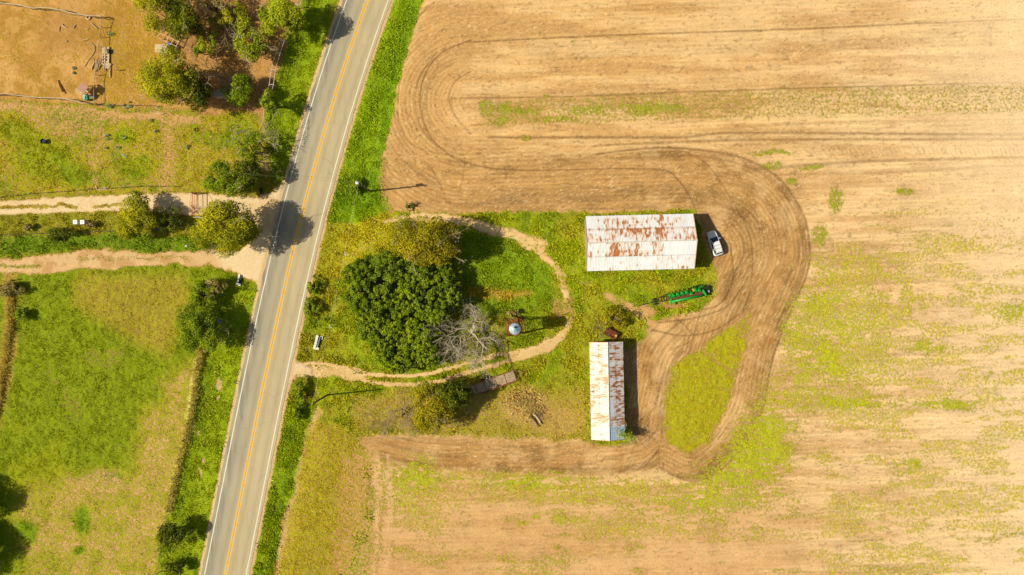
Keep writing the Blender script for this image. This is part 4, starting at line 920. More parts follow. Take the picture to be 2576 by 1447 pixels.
# greenhouse: glass tub then roof
gb = [(.98, .76), (.55, .80), (-1.0, .80), (-2.06, .72)]; gt = [(.22, .58), (.0, .62), (-1.1, .62), (-1.72, .56)]
zb_ = [1.0, 1.02, 1.05, 1.04]; zt = [1.46, 1.50, 1.52, 1.46]
def P4(i, s_, top): x, y = (gt if top else gb)[i]; return (x, y * s_, (zt if top else zb_)[i])
MB().add([P4(0, 1, 0), P4(0, -1, 0), P4(0, -1, 1), P4(0, 1, 1)], [(3, 2, 1, 0)]).build('windshield', M_glass, T)
MB().add([P4(3, 1, 0), P4(3, -1, 0), P4(3, -1, 1), P4(3, 1, 1)], [(0, 1, 2, 3)]).build('rear_window', M_glass, T)
for s_ in (1, -1):
    for a_ in range(3):
        q = [P4(a_, s_, 0), P4(a_ + 1, s_, 0), P4(a_ + 1, s_, 1), P4(a_, s_, 1)]
        MB().add(q, [(0, 1, 2, 3) if s_ < 0 else (3, 2, 1, 0)]).build('side_window', M_glass, T)
    for a_ in range(4): MB().bar(P4(a_, s_ * 1.01, 0), P4(a_, s_ * 1.01, 1), .07, .04).build('pillar', M_wcar, T)
rfv = []
for z in (0, .05):
    k_ = 1 - z * 1.2
    rfv += [(gt[i][0] * k_, gt[i][1] * s_ * k_, zt[i] + z) for i in range(4) for s_ in (1, -1)]
rff = [(0, 1, 3, 2), (2, 3, 5, 4), (4, 5, 7, 6)]; rff = [tuple(q)[::-1] for q in rff] + [tuple(a_ + 8 for a_ in q) for q in rff] + [(0, 8, 9, 1), (6, 7, 15, 14), (0, 2, 10, 8), (2, 4, 12, 10), (4, 6, 14, 12), (1, 9, 11, 3), (3, 11, 13, 5), (5, 13, 15, 7)]
rf = MB().add(rfv, rff).build('roof', M_wroof, T, bevel=.02)
for x_ in (-.45, -1.05): MB().box((x_, 0, 1.585), (.045, 1.1, .02)).build('roof_seam', M_blk, rf)
for s_ in (1, -1): MB().tube([(-.1, .60 * s_, 1.56), (-.3, .61 * s_, 1.60), (-1.4, .60 * s_, 1.60), (-1.6, .57 * s_, 1.55)], .022, 6).build('roof_rail', M_rim, rf)
MB().tube([(-1.5, 0, 1.57), (-1.62, 0, 1.66)], .02, 5).build('roof_antenna', M_blk, rf)
MB().add([(1.0, .74, .985), (1.0, -.74, .985), (1.95, -.66, .88), (1.95, .66, .88), (1.5, 0, .99)], [(0, 4, 1), (1, 4, 2), (2, 4, 3), (3, 4, 0)]).build('bonnet', M_wcar, T, smooth=True)
MB().add([(.98, .77, 1.035), (.98, -.77, 1.035), (1.06, -.76, 1.02), (1.06, .76, 1.02)], [(0, 1, 2, 3)]).build('cowl', M_blk, T)
for s_ in (1, -1):
    MB().box((.62, 1.02 * s_, 1.04), (.14, .22, .14)).build('mirror', M_wcar, T, bevel=.03)
    MB().add([(1.75, .86 * s_, .80), (2.12, .72 * s_, .70), (2.05, .55 * s_, .82), (1.75, .70 * s_, .90)], [(0, 1, 2, 3) if s_ > 0 else (3, 2, 1, 0)]).build('headlight', M_lamp, T)
    MB().box((-2.18, .70 * s_, .88), (.12, .26, .16)).build('taillight', M_red, T, bevel=.02)
    MB().box((.35, .945 * s_, .82), (.2, .03, .03)).build('door_handle', M_blk, T); MB().box((-.75, .945 * s_, .82), (.2, .03, .03)).build('door_handle', M_blk, T)
    for x_ in (1.42, -1.42): wheel(T, x_, .80 * s_, .34, .24)
MB().box((-2.3, 0, .5), (.06, 1.3, .16)).build('bumper', M_blk, T, bevel=.02)

# ------------------------------------------------------------------ corn header on its cart
M_grn = simple('green_implement_paint', alb(18, 168, 52), .4, 0, .12, 3, second=alb(14, 120, 40), thr=.66); M_gdk = simple('green_shaded_paint', alb(10, 110, 36), .5, 0, .2, 3)
M_frm = simple('black_cart_frame', alb(52, 46, 42), .6, .1, .3, 5, second=alb(110, 66, 36), thr=.66); M_rusty = simple('rusted_steel', alb(150, 78, 40), .85, .1, .4, 4, second=alb(84, 46, 30), thr=.55)
M_brn = simple('brown_row_unit', alb(104, 66, 42), .8, .1, .4, 5); M_or = simple('yellow_orange_part', alb(232, 150, 24), .5)
ph_ = G(1728, 740, 1.0); zg = gz(ph_)
T = thing('corn_header', (ph_.x, ph_.y, zg), R_(12), 'green corn harvesting header with pointed snouts resting on its dark transport cart', 'corn header')
MB().tube([(-2.95, -.78, 1.05), (3.0, -.78, 1.05)], .20, 12).build('main_beam', M_grn, T, smooth=True)
mb = MB(); mb.add([(-3.1, -.62, .95), (3.1, -.62, .95), (3.1, .05, .70), (-3.1, .05, .70)], [(0, 1, 2, 3)]); mb.add([(-3.1, -.98, 1.15), (3.1, -.98, 1.15), (3.1, -1.0, .75), (-3.1, -1.0, .75)], [(0, 1, 2, 3)]); mb.build('auger_trough', M_brn, T)
MB().tube([(-3.0, -.35, .98), (3.0, -.35, .98)], .11, 10).build('auger', M_rusty, T)
sn = [(-2.95, .55, .9), (-2.35, .45, 1), (-1.55, .48, 1), (-.75, .50, 1), (.05, .52, 1), (.85, .10, .95), (1.70, .62, 1), (2.35, .40, .8)]
for i, (x_, y_, k_) in enumerate(sn):
    tip = (x_ - .05, y_ + .72 * k_, .55); n = 12; cx, cy, cz_ = x_, y_ - .32 * k_, .98; ring = []
    for j in range(n):
        a_ = 2 * math.pi * j / n; ring.append((cx + .36 * k_ * math.cos(a_), cy + .15 * math.sin(a_), cz_ + .26 * math.sin(a_) * k_))
    s_ = MB().add([tip] + ring, [(0, 1 + (j + 1) % n, 1 + j) for j in range(n)]).build('snout', M_grn, T, smooth=True)
    rg2 = MB(); r0, r1 = 1, 1
    for kk, yy, sc_ in ((0, 0, 1.02), (1, -.16, .98), (2, -.17, .78), (3, -.02, .74)):
        rg2.v += [(cx + .36 * k_ * sc_ * math.cos(2 * math.pi * j / n), cy + yy + .15 * sc_ * math.sin(2 * math.pi * j / n), cz_ + .03 + .26 * sc_ * k_ * math.sin(2 * math.pi * j / n)) for j in range(n)]
    for kk in range(3):
        for j in range(n): rg2.f.append((kk * n + j, kk * n + (j + 1) % n, (kk + 1) * n + (j + 1) % n, (kk + 1) * n + j)); rg2.mi.append(0)
    rg2.build('snout_collar', M_grn, s_, smooth=True)
    MB().add([(cx + .27 * k_ * math.cos(2 * math.pi * j / n), cy - .06 + .11 * math.sin(2 * math.pi * j / n), cz_ + .06 + .19 * k_ * math.sin(2 * math.pi * j / n)) for j in range(n)], [tuple(range(n))]).build('opening', M_blk, s_)  # black disc stands in for the shade inside the hollow snout
for x_ in (-1.95, -1.15, -.35, .45, 1.28, 2.05):
    u_m = MB(); u_m.box((x_, .1, .72), (.34, 1.0, .12)); u_m.bar((x_ - .08, -.45, .9), (x_ - .08, .62, .66), .05); u_m.bar((x_ + .08, -.45, .9), (x_ + .08, .62, .66), .05); u_m.build('row_unit', M_brn, T)
for x_, rot, y_ in ((-3.05, -.1, -.75), (3.12, .32, -.42)):
    q = Matrix.Rotation(rot, 4, 'Z') @ Matrix.Rotation(-.15, 4, 'X')
    MB().box((x_, y_, 1.1), (.36, 1.25, .16), M=q).build('end_divider', M_grn, T, bevel=.05)
MB().bar((2.4, .62, 1.0), (3.05, .9, 1.1), .35, .12).build('end_shield', M_gdk, T)
MB().box((1.28, .45, .95), (.26, .5, .12)).build('gathering_chain', M_or, T); MB().box((2.85, -1.15, .9), (.12, .22, .2)).build('marker_lamp', M_or, T)
mb = MB(); mb.bar((1.0, .98, .95), (2.6, 1.12, .95), .16); mb.bar((1.3, .7, .95), (1.5, 1.15, .95), .1); mb.bar((2.4, .6, .95), (2.5, 1.15, .95), .1); mb.box((.95, .85, .85), (.4, .3, .3)); mb.build('drive_shaft', M_blk, T)
T = thing('header_cart', (ph_.x, ph_.y, zg), R_(12), 'dark low transport cart with twin wheels under the green corn header', 'trailer')
mb = MB()
for y_ in (-.42, .34): mb.bar((-5.0, y_, .52), (3.6, y_, .52), .11, .14)
for x_ in (-5.0, -4.55, -4.1, -3.6, -3.2, -2, -.5, 1, 2.5, 3.6): mb.bar((x_, -.42, .53), (x_, .34, .53), .09, .10)
mb.bar((-4.95, .4, .56), (-3.2, .75, .62), .10); mb.build('frame', M_frm, T)
MB().bar((-5.0, -.04, .5), (-8.3, -.28, .45), .10).build('drawbar', M_frm, T)
MB().bar((-5.75, -.62, .34), (-5.75, .5, .34), .1).build('axle', M_frm, T)
for y_ in (-.55, -.1, .32): wheel(T, -5.85, y_ - .06, .33, .26, rimmat=M_frm)
for y_ in (-.52, .55): wheel(T, 4.1, y_, .36, .3, rimmat=M_frm)
mb = MB(); mb.box((4.0, .05, .55), (.7, .9, .3)); mb.bar((3.4, -.2, .5), (4.6, .4, .62), .12); mb.bar((4.2, .8, .8), (4.9, 1.0, .8), .07); mb.build('axle_block', M_blk, T)
MB().box((4.0, -.35, .8), (.24, .34, .1)).build('blue_grey_plate', simple('pale_blue_plate', alb(150, 180, 210), .4), T)

# ------------------------------------------------------------------ elevated tank
pb = G(1295, 828, 8.4); pb.z = 0; T = thing('water_tank_tower', (pb.x, pb.y, 0), R_(8), 'galvanised tank with a conical lid and dark hatch on a rusty lattice tower', 'tank tower')
M_galv = simple('galvanised_tin', alb(176, 196, 214), .4, .15, .1, 3, second=alb(150, 160, 168), thr=.56); M_tank = simple('tank_wall', alb(150, 156, 160), .5, .3, .15, 3, second=alb(120, 80, 56), thr=.62)
MB().lathe((0, 0, 0), [(0, 5.75), (.90, 5.75), (.92, 8.0), (.98, 8.02)], 28).build('tank', M_tank, T, smooth=False)
rf = MB().lathe((0, 0, 0), [(1.0, 8.02), (.6, 8.28), (.14, 8.55), (0, 8.57)], 10).build('conical_lid', M_galv, T)
MB().lathe((.12, .28, 0), [(.0, 8.46), (.19, 8.46), (.20, 8.54), (.0, 8.545)], 14).build('hatch', M_blk, rf)
mb = MB()
for i in range(10): a_ = 2 * math.pi * i / 10; mb.bar((0, 0, 8.585), (math.cos(a_) * .99, math.sin(a_) * .99, 8.035), .025)
mb.build('lid_rib', M_galv, rf)
fr_ = MB().lathe((0, 0, 0), [(.0, 5.66), (1.0, 5.66), (1.0, 5.75), (0, 5.75)], 12).build('platform', M_rusty, T)
mb = MB()
for i in range(8):
    a_, b2 = 2 * math.pi * i / 8, 2 * math.pi * (i + 1) / 8
    mb.bar((1.22 * math.cos(a_), 1.22 * math.sin(a_), 5.7), (1.22 * math.cos(b2), 1.22 * math.sin(b2), 5.7), .10, .1); mb.bar((.9 * math.cos(a_), .9 * math.sin(a_), 5.7), (1.22 * math.cos(a_), 1.22 * math.sin(a_), 5.7), .08)
    mb.bar((1.22 * math.cos(a_), 1.22 * math.sin(a_), 6.6), (1.22 * math.cos(b2), 1.22 * math.sin(b2), 6.6), .06)
    mb.bar((1.22 * math.cos(a_), 1.22 * math.sin(a_), 5.7), (1.22 * math.cos(a_), 1.22 * math.sin(a_), 6.6), .05)
mb.build('walkway', M_rusty, T)
cn = [(a_, b_) for a_ in (-1, 1) for b_ in (-1, 1)]
for a_, b_ in cn: MB().bar((a_ * 1.55, b_ * 1.55, -.2), (a_ * .8, b_ * .8, 5.7), .13).build('leg', M_rusty, T)
mb = MB()
for z in (.3, 2.1, 3.9):
    z2 = z + 1.8; e = lambda q: 1.55 - .75 * (q / 5.7)
    for (a_, b_), (c2_, d2_) in (((-1, -1), (1, -1)), ((1, -1), (1, 1)), ((1, 1), (-1, 1)), ((-1, 1), (-1, -1))):
        mb.bar((a_ * e(z), b_ * e(z), z), (c2_ * e(z2), d2_ * e(z2), z2), .05); mb.bar((c2_ * e(z), d2_ * e(z), z), (a_ * e(z2), b_ * e(z2), z2), .05); mb.bar((a_ * e(z), b_ * e(z), z), (c2_ * e(z), d2_ * e(z), z), .07)
mb.build('cross_brace', M_rusty, T)
mb = MB()
for x_ in (.75, 1.1): mb.bar((x_, 1.35, 0), (x_ * .95, 1.05, 8.0), .05)
for i in range(24): z = .3 + i * .32; y_ = 1.35 - .3 * z / 8; mb.bar((.75, y_, z), (1.1, y_, z), .03)
mb.build('ladder', M_rusty, T)
mb = MB(); mb.tube([(.9, .8, 0), (.95, .9, 6.2), (1.1, 1.3, 8.1), (1.35, 1.5, 8.3)], .05, 6); mb.build('pipe', M_rusty, T)
mb = MB(); mb.bar((-.6, 1.3, 7.2), (.5, 1.35, 7.2), .12); mb.bar((-.5, 1.5, 7.0), (.9, 1.55, 7.0), .08); mb.bar((-1.0, 1.7, 7.4), (-.4, 1.2, 7.0), .07); mb.build('broken_rail', M_rusty, T)

# ------------------------------------------------------------------ flatbed trailer
M_plank = simple('weathered_planks', alb(200, 172, 138), .9, 0, .25, 3, second=alb(128, 96, 68), thr=.56, stretch=(.5, 6, 1)); M_rr = simple('rust_red_rail', alb(160, 96, 58), .8, .1, .3, 5)
pt_ = G(1240, 964, .8); dx_ = Vector((1297 - 1184, -(944 - 984))); ang = math.atan2(dx_.y, dx_.x); T = thing('flatbed_trailer', (pt_.x, pt_.y, gz(pt_)), ang, 'old flatbed trailer with weathered plank deck and rusty side rails south of the sandy track', 'trailer')
mb = MB(); L2 = 4.15
for i in range(9):
    y_ = -.78 + i * .195
    for (a_, b_) in ((-L2, -L2 + .9), (-L2 + 1.0, -1.55), (-1.5, .55), (.6, 2.35), (2.4, L2)): mb.box(((a_ + b_) / 2 + random.uniform(-.02, .02), y_, .80 + random.uniform(-.015, .015)), (b_ - a_ - .03, .155, .05))
mb.build('plank_deck', M_plank, T)
mb = MB()
for y_ in (-.98, .98): mb.bar((-L2 - .1, y_, .78), (L2 + .1, y_, .78), .09, .14)
for x_ in (-L2, -2.1, 0, 2.1, L2): mb.bar((x_, -.95, .70), (x_, .95, .70), .08, .1)
mb.build('frame', M_rr, T)
for s_ in (1, -1):
    mb = MB(); mb.bar((-L2 + .9, 1.02 * s_, 1.18), (L2, 1.02 * s_, 1.18), .06)
    for i in range(7): x_ = -L2 + .9 + i * (2 * L2 - .9) / 6; mb.bar((x_, 1.02 * s_, .8), (x_, 1.02 * s_, 1.18), .05)
    mb.build('side_rail', M_rr, T)
for x_ in (-L2 + .95, .58, 2.38, -1.52): MB().bar((x_, -.98, .855), (x_, .98, .855), .06, .03).build('strap', M_rusty, T)
mb = MB(); mb.bar((L2, .95, .72), (L2 + 1.3, 0, .62), .09); mb.bar((L2, -.95, .72), (L2 + 1.3, 0, .62), .09); mb.bar((L2 + .5, -.3, .66), (L2 + 2.0, .1, .6), .08); mb.bar((L2, .95, .95), (L2 + .25, .95, 1.15), .07); mb.build('drawbar', M_rr, T)
for s_ in (1, -1):
    for x_ in (-.75, -1.6): wheel(T, x_, 1.16 * s_, .35, .2, rimmat=M_rusty)
mb = MB(); mb.bar((-1.6, -1.1, .35), (-1.6, 1.1, .35), .1); mb.bar((-.75, -1.1, .35), (-.75, 1.1, .35), .1); mb.build('axle', M_rusty, T)
p = G(1227, 955); o = MB().tube([(0, 0, 0), (-.05, .25, 1.0), (-.1, .45, 1.9)], [.08, .07, .07], 8).build('post', simple('pale_post', alb(222, 216, 200), .7), loc=(p.x, p.y, gz(p))); tag(o, 'short pale post standing by the north side of the flatbed trailer', 'post')

# ------------------------------------------------------------------ rusty machine near the long shed
pm = G(1540, 840, .8); T = thing('scrap_machine', (pm.x, pm.y, gz(pm)), R_(-32), 'dark rust-red abandoned farm machine overgrown beside the north end of the long shed', 'farm machine')
mb = MB(); mb.box((0, .1, .75), (2.4, 1.0, .12)); mb.add([(-1.2, .6, .8), (.6, .6, .8), (.5, .1, 1.05), (-1.2, .1, 1.1)], [(0, 1, 2, 3)]); mb.build('body', M_rusty, T)
MB().tube([(-1.4, -.5, .95), (1.5, -.55, .95)], .13, 8).build('roller', M_brn, T); mb = MB()
for x_ in (-1.3, -.3, .7, 1.5): mb.bar((x_, -.7, .9), (x_, .6, .95), .07)
mb.bar((-1.5, -.72, 1.0), (1.6, -.72, 1.0), .09); mb.build('frame', M_rusty, T)
MB().lathe((.75, .1, .95), [(0, 0), (.2, 0), (.2, .25), (0, .27)], 12).build('cap', simple('cream_cap', alb(210, 170, 120), .7), T); MB().box((.85, -.2, 1.0), (.35, .3, .3)).build('gearbox', M_rr, T)
for s_, x_ in ((1, -.9), (-1, -.9), (1, 1.0)): wheel(T, x_, .75 * s_, .38, .16, rimmat=M_rusty)
# scrap cart between the driveways
pm = G(424, 562, .6); T = thing('scrap_cart', (pm.x, pm.y, gz(pm)), R_(10), 'brown scrap cart with pale rail and grey folded panels under the dark tree', 'cart')
M_gpanel = simple('grey_panel', alb(150, 158, 176), .5, .1, .1, 4)
mb = MB(); mb.box((-.5, 0, .55), (1.9, .75, .3)); mb.build('body', M_brn, T); MB().tube([(-1.5, -.42, .8), (.3, -.42, .8), (1.0, -.55, .8), (1.3, -.2, .8)], .06, 6).build('rail', M_pale, T)
MB().box((1.15, .35, .9), (.55, .6, .06), rz=.2).build('panel', M_gpanel, T); MB().box((.35, .25, .85), (.7, .14, .05), rz=-.5).build('panel', M_gpanel, T); MB().box((-.2, 0, .75), (.5, .3, .12)).build('yellow_bag', M_or, T)
for s_ in (1, -1): wheel(T, -.5, .48 * s_, .3, .12, rimmat=M_rusty)
p = G(397, 574, .3); o = MB().box((0, 0, .45), (.9, .45, .04), M=Matrix.Rotation(.9, 4, 'Z') @ Matrix.Rotation(.3, 4, 'X')).build('metal_sheet', simple('blue_grey_sheet', alb(90, 116, 146), .5, .2), loc=(p.x, p.y, gz(p) - .2)); tag(o, 'blue-grey metal sheet leaning in the shade under the round tree', 'metal sheet')
# white boxes
M_white = simple('white_box_paint', alb(240, 236, 236), .5, 0, .04, 5); M_lav = simple('lavender_side', alb(190, 180, 210), .5, 0, .05, 5)
pm = G(200, 559, .8); T = thing('box_stand', (pm.x, pm.y, gz(pm)), R_(2), 'low brown stand with pale feet carrying two white boxes by the driveway', 'stand')
mb = MB(); mb.box((0, 0, .42), (2.3, .6, .08)); mb.bar((-1.1, -.45, .38), (1.15, -.45, .38), .07); mb.build('bench', M_brn, T)
for x_ in (-.05, 1.1): 
    for y_ in (-.42, .36): MB().box((x_ if x_ > 0 or y_ < 0 else -1.0, y_, .19), (.14, .14, .4)).build('leg', M_pale, T)
for x_, w_, lb in ((-.72, .68, 'white box with two dark slots, left one on the low stand'), (.55, .74, 'white box with a single dark mark and lavender side, right one on the low stand')):
    T2 = thing('white_box', (pm.x + x_, pm.y, gz(pm) + .46), R_(2), lb, 'box')
    MB().box((0, 0, .3), (w_, .68, .58)).build('body', M_white, T2, bevel=.02); MB().box((0, 0, .62), (w_ + .06, .74, .06)).build('lid', M_white, T2, bevel=.01)
    MB().box((.0, .06, .655), (.14, .18, .02)).build('vent', M_blk, T2)
    if x_ > 0: MB().box((w_ / 2 + .10, 0, .25), (.16, .6, .48)).build('side_panel', M_lav, T2)

# ------------------------------------------------------------------ small sheds and pen things, upper left
M_board = simple('silvery_boards', alb(218, 192, 160), .85, 0, .16, 3, stretch=(5, .6, 1)); M_pink = simple('faded_pink_boards', alb(206, 158, 140), .85, 0, .12, 3, stretch=(.6, 5, 1)); M_wood = simple('pale_sawn_wood', alb(222, 190, 140), .85, 0, .2, 4); M_greyb = simple('dark_grey_boards', alb(220, 196, 176), .9, 0, .2, 4)
def shed(px, py, L, W_, h, rz, mat, name, label, cat, slats=10, tilt=.05):
    p = G(px, py, h); T = thing(name, (p.x, p.y, ground_z(p.x, p.y)), rz, label, cat); mb = MB(); w_ = L / slats
    for i in range(slats): x_ = -L / 2 + (i + .5) * w_; mb.box((x_, 0, h + random.uniform(0, .012)), (w_ - .02, W_, .05), M=Matrix.Rotation(tilt, 4, 'X'))
    mb.build('roof', mat, T); mb = MB()
    for s_ in (1, -1): mb.box((0, s_ * (W_ / 2 - .1), h / 2 - .05), (L - .2, .05, h - .1))
    mb.box((-L / 2 + .1, 0, h / 2 - .05), (.05, W_ - .26, h - .1)); mb.build('wall', M_greyb, T)
    for a_ in (-1, 1):
        for b_ in (-1, 1): MB().box((a_ * (L / 2 - .16), b_ * (W_ / 2 - .16), h / 2 - .06), (.09, .09, h - .1)).build('post', M_wood, T)
    return T
shed(405.5, 121, 2.35, 1.45, 1.5, R_(-1), M_board, 'shelter', 'small shelter with a pale board roof beside the blue drum', 'shelter')
shed(553, 234, 2.2, 1.25, 1.4, R_(7), M_greyb, 'shelter', 'small grey flat-roofed shelter standing in deep tree shade', 'shelter')
p = G(427, 111, .5); o = MB().lathe((0, 0, 0), [(0, 0), (.28, 0), (.3, .3), (.3, .6), (.28, .88), (0, .9)], 16).build('drum', simple('blue_plastic', alb(14, 84, 200), .35, 0, .1, 3), loc=(p.x, p.y, gz(p)), smooth=True); o.rotation_euler = (0, .1, 0); tag(o, 'bright blue plastic drum beside the board-roofed shelter', 'drum')
# pen frame
p = G(434, 100); T = thing('timber_pen', (p.x, p.y, gz(p)), R_(-25), 'open pen frame of pale timbers behind the blue drum', 'pen')
mb = MB()
for y_ in (-.9, .0, .7): mb.bar((-1.9, y_, .8), (1.6, y_, .8), .10)
for x_ in (-.3, .6, 1.6): mb.bar((x_, -1.1, .85), (x_, 1.0, .85), .11)
mb.bar((-2.2, -.9, .8), (-1.6, 1.3, .8), .09); mb.build('rail', M_wood, T)
for x_, y_ in ((-1.9, -.9), (1.6, -.9), (1.6, .9), (-1.6, .9), (-.3, 0)): MB().box((x_, y_, .42), (.11, .11, .85)).build('post', M_wood, T)
# crates / pallets row by the fence
def pallet(px, py, L, W_, rz, label, mat=None, dark=False, h=.25, cells=False):
    p = G(px, py, h); T = thing('pallet', (p.x, p.y, gz(p)), rz, label, 'pallet', None); mb = MB(); n = 6
    if cells:
        for x_ in (-W_ / 2, 0, W_ / 2): mb.bar((x_, -L / 2, h), (x_, L / 2, h), .14, .1)
        for i in range(5): y_ = -L / 2 + i * L / 4; mb.bar((-W_ / 2, y_, h + .02), (W_ / 2, y_, h + .02), .16, .08)
        mb.build('slats', mat or M_board, T); MB().box((0, 0, h - .12), (W_, L, .05)).build('base_board', M_pale, T)
    else:
        for i in range(n): x_ = -W_ / 2 + (i + .5) * W_ / n; mb.box((x_, 0, h), (W_ / n - .05, L, .04))
        mb.build('slats', mat or M_board, T); mb = MB()
        for y_ in (-L / 2 + .08, 0, L / 2 - .08): mb.box((0, y_, h - .09), (W_, .1, .12))
        mb.build('bearer', M_greyb, T)
    return T
pallet(265, 127, 1.3, 1.35, R_(2), 'weathered pallet at the top of the stack row beside the fence')
pallet(265, 147, 2.1, 1.15, R_(-2), 'wooden rack divided into eight cells beside the fence', cells=True)
pallet(269, 164, 1.1, 1.1, R_(-30), 'crooked pallet below the divided rack'); pallet(262, 172, .7, .45, R_(-4), 'narrow grey board bundle under the crooked pallet')
p = G(272, 129, .4); o = MB().box((0, 0, .3), (.3, .8, .5)).build('bin', simple('dark_teal_bin', alb(20, 66, 84), .5), loc=(p.x, p.y, gz(p))); tag(o, 'dark teal bin against the right side of the top pallet', 'bin')
p = G(246, 164); T = thing('pole_pile', (p.x, p.y, gz(p)), 0, 'pile of brown poles and branches left of the pallets', 'wood pile')
for i in range(9): a_ = R_(82 + random.uniform(-9, 9)) if i < 8 else R_(52); l_ = random.uniform(.8, 1.4); x_ = -.5 + i * .13; MB().tube([(x_ - math.cos(a_) * l_, -math.sin(a_) * l_, .1), (x_ + random.uniform(-.05, .05), 0, .2), (x_ + math.cos(a_) * l_, math.sin(a_) * l_, .12 + .02 * i)], .045, 6).build('pole', M_wood if i % 3 else M_dark, T)
# playhouse
p = G(207, 222, 1.6); T = thing('playhouse', (p.x, p.y, gz(p)), R_(-35), 'small wooden play hut with a pinkish roof and white rail over a teal slide', 'play hut')
mb = MB()
for i in range(6): mb.box((0.15, -.62 + i * .25 + .1, 2.0 - i * .03), (1.5, .23, .05), M=Matrix.Rotation(-.3, 4, 'X'))
mb.build('roof', M_pink, T)
for x_ in (-.55, .75):
    for y_ in (-.6, .6): MB().box((x_, y_, .95), (.1, .1, 1.9)).build('post', M_wood, T)
MB().box((.1, 0, 1.0), (1.35, 1.25, .06)).build('deck', M_wood, T); mb = MB()
for z in (1.25, 1.5): mb.bar((-.95, -1.05, z), (.5, -1.05, z), .12, .05)
for i in range(5): mb.bar((-.9 + i * .33, -1.05, 1.2), (-.9 + i * .33, -.65, 1.65), .09, .05)
mb.bar((-.95, -.7, 1.62), (.5, -.7, 1.62), .12, .05); mb.build('railing', M_board, T)
MB().tube([(.9, -.5, 1.2), (1.2, -.9, .8), (1.1, -1.3, .4), (.6, -1.5, .2)], [.28, .26, .24, .22], 8).build('slide', simple('teal_plastic', alb(16, 130, 116), .4), T, smooth=True)
p = G(226, 243); o = MB().add([(-.6, .1, .05), (-.1, .3, .2), (.5, .25, .05), (.8, -.1, .15), (.2, -.2, .05), (-.3, -.15, .22)], [(0, 1, 5), (1, 2, 4, 5), (2, 3, 4)]).build('tarp', simple('grey_tarp', alb(120, 124, 132), .6), loc=(p.x, p.y, gz(p) + .05)); tag(o, 'crumpled grey tarpaulin on the soil below the play hut', 'tarpaulin')
p = G(211, 244); o = MB().add([(-.15, -.5, .05), (.15, -.45, .05), (.3, .3, .1), (-.1, .4, .08)], [(0, 1, 2, 3)]).build('plastic_sheet', simple('mint_sheet', alb(130, 200, 160), .6), loc=(p.x, p.y, gz(p) + .08)); tag(o, 'mint green plastic scrap beside the grey tarpaulin', 'plastic scrap')
# tub, tyre, ring
p = G(110, 356, .3); T = thing('water_tub', (p.x, p.y, gz(p)), 0, 'round black tub standing alone on the upper pasture', 'tub')
MB().lathe((0, 0, 0), [(0, .02), (.36, .02), (.42, .6), (.47, .62), (.47, .58)], 24).build('tub', M_blk, T, smooth=False); MB().lathe((0, 0, 0), [(0, .42), (.39, .42)], 20).build('water', M_glass, T)
p = G(222, 44); o = MB().lathe((0, 0, .02), [(.24, 0), (.42, 0), (.46, .1), (.42, .2), (.24, .2), (.22, .1), (.24, 0)], 20).build('tyre', simple('tan_dusty_tyre', alb(214, 186, 140), .9), loc=(p.x, p.y, gz(p)), smooth=True); tag(o, 'dusty pale tyre lying by the top fence', 'tyre')
p = G(493, 326); o = MB().lathe((0, 0, .0), [(.2, 0), (.34, .02), (.36, .12), (.3, .16), (.22, .1), (.2, 0)], 18).build('iron_ring', M_brn, loc=(p.x, p.y, gz(p) + .02), smooth=True); tag(o, 'small dark iron ring on bare ground below the largest tree', 'ring')
# loose sticks and boards
sticks = [((150, 66), (148, 80), 'M_pale'), ((156, 60), (162, 68), 0), ((160, 66), (168, 69), 0), ((190, 62), (184, 72), 0), ((229, 57), (245, 72), 0), ((217, 72), (222, 73), 0), ((208, 101), (222, 99), 0), ((165, 105), (170, 102), 0),
          ((238, 158), (231, 176), 1), ((278, 170), (278, 196), 1), ((394, 286), (412, 285), 1), ((306, 388), (320, 394), 2), ((147, 202), (158, 232), 3), ((152, 212), (166, 236), 3)]
nm = ['pale stick lying on the bare corral soil', 'long pale board lying on the ground', 'thin pale blue pipe on the green pasture', 'dark dead branch on the corral soil']
desc = ['short, below the top fence', 'tiny, second below the top fence', 'tiny, third below the top fence', 'slanted, below the fence near the tyre', 'longest, just left of the tyre', 'tiny, right of the slanted one', 'beside the curved stick', 'tiny, left of the curved stick', 'leaning on the pole pile', 'below the crooked pallet', 'under the largest yellow-green tree', 'between weed clumps', 'longer one', 'shorter one beside the first']
M_bpipe = simple('pale_blue_pipe', alb(150, 196, 220), .5)
for i, (a_, b_, k_) in enumerate(sticks):
    k_ = 0 if k_ == 'M_pale' else k_; A_, B_ = G(*a_), G(*b_); c = (A_ + B_) / 2; d = (B_ - A_) / 2; zz = gz(c) + .1
    o = MB().tube([-d, Vector((d.y, -d.x, 0)) * .06 + Vector((0, 0, .05)), d], [.07, .08, .05] if k_ != 1 else .10, 6).build(['stick', 'board', 'pipe', 'dead_branch'][k_], [M_pale, M_wood, M_bpipe, M_dark][k_], loc=(c.x, c.y, zz)); tag(o, nm[k_] + ', ' + desc[i], ['stick', 'board', 'pipe', 'branch'][k_])
pts = [G(*q) for q in ((217, 110), (228, 108), (238, 116), (238, 130), (232, 140), (222, 153), (213, 168))]; c = pts[3].copy(); o = MB().tube([q - c + Vector((0, 0, .08)) for q in pts], .055, 6).build('curved_stick', M_pale, loc=(c.x, c.y, gz(c))); tag(o, 'long hook-shaped pale stick on the bare corral soil', 'stick')
for i, (a_, b_) in enumerate((((246, 476), (266, 472)), ((246, 478), (268, 475)), ((240, 468), (246, 478)))):
    A_, B_ = G(*a_), G(*b_); c = (A_ + B_) / 2; o = MB().bar(A_ - c, B_ - c, .16, .08).build('plank', M_wood, loc=(c.x, c.y, gz(c) + .12)); tag(o, 'pale plank by the wire fence above the upper driveway, ' + ['upper', 'lower', 'short slanted'][i] + ' one', 'plank')
